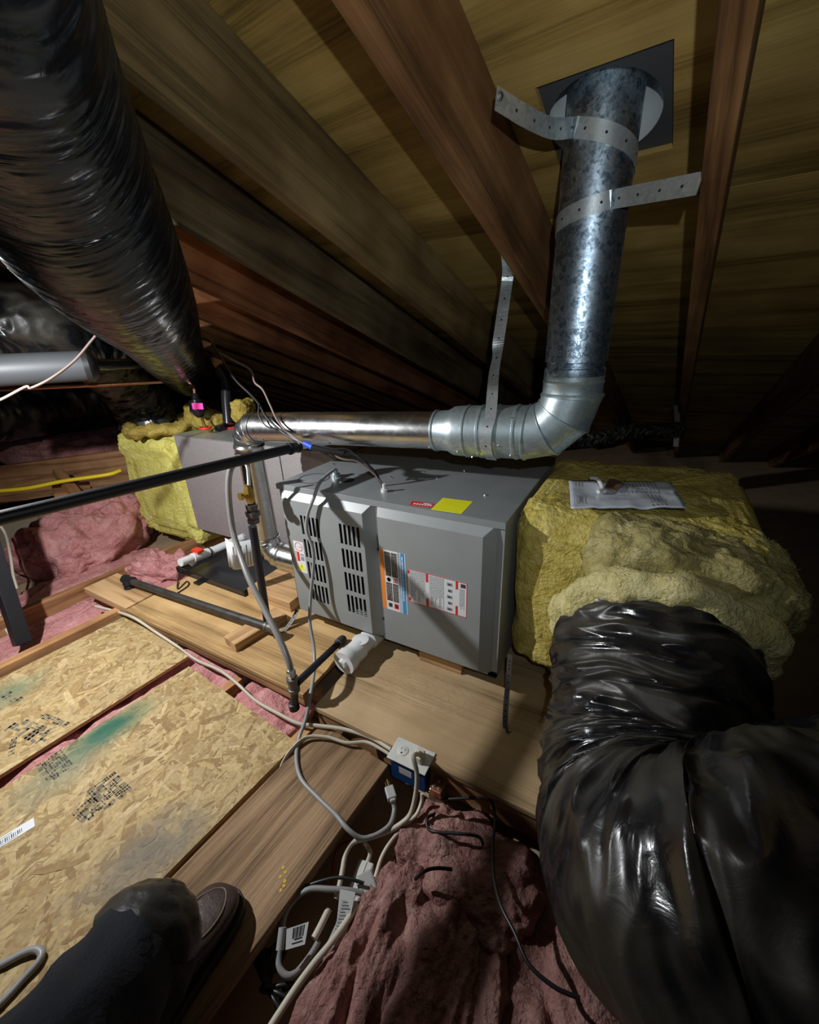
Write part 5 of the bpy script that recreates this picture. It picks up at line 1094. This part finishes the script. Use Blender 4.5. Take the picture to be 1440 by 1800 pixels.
tube('tag_loop', [P(492, 1670, z=-1.2), P(497, 1630, z=-1.185)], 0.0085, plain('tape_grey', (0.4, 0.4, 0.4), 0.4), bt_, seg=12)
wire('black_cable', [P(640, 1553, z=-1.19), P(615, 1545, z=-1.185), P(590, 1543, z=-1.185), P(560, 1550, z=-1.19), P(535, 1560, z=-1.2), P(520, 1575, z=-1.22)], 0.004, BLACK_C, 'black cord arching over the power strip', 'cable')
wire('cream_cable', [P(628, 1590, z=-1.20), P(606, 1625, z=-1.195), P(580, 1660, z=-1.19), P(555, 1690, z=-1.19), P(525, 1730, z=-1.19), P(495, 1775, z=-1.19), P(470, 1815, z=-1.19), P(440, 1870, z=-1.19)], 0.0075, WHITE_C, 'thick cream cord running diagonally past the power strip', 'cable')
wire('cream_cable', [P(578, 1598, z=-1.235), P(565, 1625, z=-1.235), P(552, 1650, z=-1.235)], 0.008, WHITE_C, 'short cream cable end under the grey flat cord', 'cable')
wire('red_wire', [P(640, 1478, z=-1.24), P(605, 1482, z=-1.25), P(590, 1500, z=-1.26), P(585, 1535, z=-1.27), P(582, 1560, z=-1.28)], 0.0035, plain('dark_red_jacket', (0.35, 0.02, 0.02), 0.4), 'dark red wire curving beside the plank', 'wire')
bun = thing('black_cable_bundle', P(465, 1740, z=-1.27), 'tied bundle of black cord in the dark bay by the boot', 'cable')
bc = P(470, 1738, z=-1.25)
for i in range(7):
    a = -0.5 + i * 0.16; d1 = Vector((math.cos(a + 2.4), math.sin(a + 2.4), 0)); 
    cable('cord_loop', [bc + Vector((0, 0, 0.003 * i - 0.01)), bc + d1 * 0.03 + Vector((0, 0, 0.006)), bc + d1 * (0.06 + 0.004 * (i % 3)) + Vector((0.004, 0, 0.0)), bc + d1 * 0.066 + Vector((0.006, 0.006, -0.014)), bc + d1 * 0.03 + Vector((0, 0, -0.016))], 0.0045, BLACK_C, bun)
for i in range(3):
    a = -0.4 + i * 0.4; d1 = Vector((math.cos(a + 0.2), math.sin(a + 0.2), 0)); cable('cord_loop', [bc, bc + d1 * 0.03 + Vector((0, 0, 0.006)), bc + d1 * 0.055, bc + d1 * 0.03 + Vector((0, 0, -0.016))], 0.0045, BLACK_C, bun)
torus('cord_tie', bc, (0.5, -0.8, 0), 0.014, 0.004, BLACK_C, bun, 3, amp=0, nu=20, nv=8)
# grey cable curling on the strand board at the left edge
wire('grey_cable', [P(-40, 1710, z=-1.172), P(0, 1697, z=-1.172), P(40, 1676, z=-1.170), P(62, 1669, z=-1.169), P(73, 1676, z=-1.169), P(66, 1693, z=-1.170), P(40, 1722, z=-1.172), P(5, 1760, z=-1.172), P(-40, 1800, z=-1.172)], 0.0075, GREY_C, 'grey cable looped on the strand board beside the trouser leg', 'cable')

# ================================================================== person: bent knee and boot
ZP = -1.1752
pe = thing('person', (-0.62, 0.05, ZP), 'person crouching in navy trousers with a scuffed knee patch and brown leather boot', 'person')
def leg(ctrl, rad, name, mat, seed, nseg=70, naro=48, amp=0.008):
    path = smoothpath(ctrl, nseg // (len(ctrl) - 1)); rp_ = smoothpath([Vector((r, 0, 0)) for r in rad], nseg // (len(ctrl) - 1)); T, Nn, Bn = frames(path); V, Fc = [], []; S = 0
    for i, p in enumerate(path):
        if i: S += (path[i] - path[i - 1]).length
        for k in range(naro):
            a = 2 * math.pi * k / naro; q = Vector((math.cos(a) * 1.3, math.sin(a) * 1.3, S * 14 + math.sin(a) * 1.5)) + Vector((seed, seed, 0))
            r_ = rp_[i].x + amp * (0.5 - abs(noise.noise(q)) * 2) + amp * noise.noise(q * 0.4)
            V.append(p + Nn[i] * (math.cos(a) * r_) + Bn[i] * (math.sin(a) * r_))
    n = len(path)
    for i in range(n - 1):
        for k in range(naro): Fc.append((i * naro + k, i * naro + (k + 1) % naro, (i + 1) * naro + (k + 1) % naro, (i + 1) * naro + k))
    Fc += [tuple(range(naro - 1, -1, -1)), tuple((n - 1) * naro + k for k in range(naro))]
    return mesh(name, V, Fc, mat, pe, smooth=True)
knee = P(238, 1682, d=0.615)
ank = Vector((-0.605, 0.03, -1.045))
hip = Vector((-0.43, -0.16, -0.73))
leg([hip + (hip - knee) * 0.9, hip, knee.lerp(hip, 0.45) + Vector((0, 0, 0.005)), knee + Vector((0, -0.01, -0.002)), knee + Vector((-0.008, 0.004, -0.07)), knee.lerp(ank, 0.55) + Vector((0.0, 0.0, 0)), ank, ank + Vector((0, 0.0, -0.05))], [0.105, 0.10, 0.088, 0.074, 0.066, 0.060, 0.052, 0.050], 'trousers', NAVY, 5)
# knee patch: a worn cap hugging the front of the knee
V, Fc = [], []
kd = (Vector((-0.05, 0.80, 0.55))).normalized(); ku = kd.orthogonal().normalized(); kv = kd.cross(ku); kc_ = knee + Vector((-0.004, 0.004, -0.008))
for i in range(19):
    th = 1.25 * i / 18
    for k in range(40):
        a = 2 * math.pi * k / 40; dd = kd * math.cos(th) + (ku * math.cos(a) + kv * math.sin(a)) * math.sin(th); V.append(kc_ + dd * (0.0835 + 0.004 * noise.noise(dd * 4) + 0.0015 * noise.noise(dd * 16)))
for i in range(18):
    for k in range(40): Fc.append((i * 40 + k, i * 40 + (k + 1) % 40, (i + 1) * 40 + (k + 1) % 40, (i + 1) * 40 + k))
kp = mesh('knee_patch', V, Fc, KNEE, pe, smooth=True); m = kp.modifiers.new('th', 'SOLIDIFY'); m.thickness = 0.004; m.offset = -1
sp2 = []
rk = np.random.default_rng(8)
for i in range(16):
    th = float(rk.uniform(0.3, 0.9)); a = float(rk.uniform(0, 6.28)); dd = kd * math.cos(th) + (ku * math.cos(a) + kv * math.sin(a)) * math.sin(th); sp2.append((kc_ + dd * (0.0836 + 0.004 * noise.noise(dd * 4) + 0.0015 * noise.noise(dd * 16)), dd))
disc_marks('paint_specks', sp2, 0.0016, PAINTW, kp, seg=7)['kind'] = 'stuff'
# boot
def boot(toe, heel, name, flip=1):
    d = Vector((toe.x - heel.x, toe.y - heel.y, 0)); Lb = d.length; d.normalize(); s = Vector((-d.y, d.x, 0)); V, Fc = [], []
    #      t, half width, height of top, bottom
    prof = [(0.0, 0.030, 0.075), (0.02, 0.036, 0.10), (0.08, 0.038, 0.125), (0.2, 0.038, 0.135), (0.32, 0.038, 0.130), (0.45, 0.042, 0.105), (0.58, 0.048, 0.085), (0.70, 0.053, 0.076), (0.82, 0.053, 0.070), (0.91, 0.046, 0.063), (0.965, 0.034, 0.054), (0.992, 0.018, 0.044), (1.0, 0.004, 0.036)]
    ns_ = 28; base = 0.026
    for t, hw_, hh in prof:
        for k in range(ns_):
            a = 2 * math.pi * k / ns_; ca, sa_ = math.cos(a), math.sin(a)
            x = hw_ * math.copysign(abs(ca) ** 0.75, ca); z = base + (hh - base) * (0.5 + 0.5 * math.copysign(abs(sa_) ** 0.7, sa_))
            V.append(heel + d * (t * Lb) + s * (x + 0.006 * flip * math.sin(t * 3)) + Vector((0, 0, z)))
    n = len(prof)
    for i in range(n - 1):
        for k in range(ns_): Fc.append((i * ns_ + k, i * ns_ + (k + 1) % ns_, (i + 1) * ns_ + (k + 1) % ns_, (i + 1) * ns_ + k))
    Fc += [tuple(range(ns_ - 1, -1, -1)), tuple((n - 1) * ns_ + k for k in range(ns_))]
    b = mesh(name, V, Fc, LEATH, pe, smooth=True); m = b.modifiers.new('ss', 'SUBSURF'); m.levels = 1; m.render_levels = 2
    V, Fc = [], []; outl = [(t, hw_) for t, hw_, _ in prof]
    ring = [(t, h_ + 0.005) for t, h_ in outl] + [(t, -(h_ + 0.005)) for t, h_ in reversed(outl)]
    for z in (0.0, 0.026):
        for t, h_ in ring: V.append(heel + d * (t * Lb * 1.015) + s * (h_ + 0.006 * flip * math.sin(t * 3)) + Vector((0, 0, z)))
    nr = len(ring); Fc = [tuple(range(nr - 1, -1, -1)), tuple(nr + k for k in range(nr))] + [(k, (k + 1) % nr, nr + (k + 1) % nr, nr + k) for k in range(nr)]
    so_ = mesh('sole', V, Fc, SOLE, b); bevel(so_, 0.003)
    # moccasin seam over the toe
    seam = []
    for t in np.linspace(0.50, 0.93, 12): seam.append((t, 1))
    pts_ = []
    for a in np.linspace(-2.45, 2.45, 30):
        t = 0.74 + 0.20 * math.cos(a) * (1 if abs(a) < 1.57 else 1.5); hw_ = float(np.interp(t, [p[0] for p in prof], [p[1] for p in prof])); hh = float(np.interp(t, [p[0] for p in prof], [p[2] for p in prof]))
        pts_.append(heel + d * (t * Lb) + s * (0.036 * math.sin(a) * (hw_ / 0.053) + 0.006 * flip * math.sin(t * 3)) + Vector((0, 0, base + (hh - base) * (0.96 if abs(a) > 0.7 else 0.97))))
    tube('toe_seam', smoothpath(pts_, 3), 0.0016, THREAD, b, seg=6)
    # cuff
    cuff = [heel + d * (0.20 * Lb) + Vector((0, 0, 0.11)), heel + d * (0.19 * Lb) + Vector((0, 0, 0.16)), heel + d * (0.19 * Lb) + Vector((0, 0, 0.19))]
    tube('boot_shaft', cuff, 0.047, LEATH, b, seg=24)
    return b
toe = P(405, 1552, z=ZP + 0.045); toe.z = ZP
heel = Vector((-0.600, -0.025, ZP))
boot(toe, heel, 'boot')
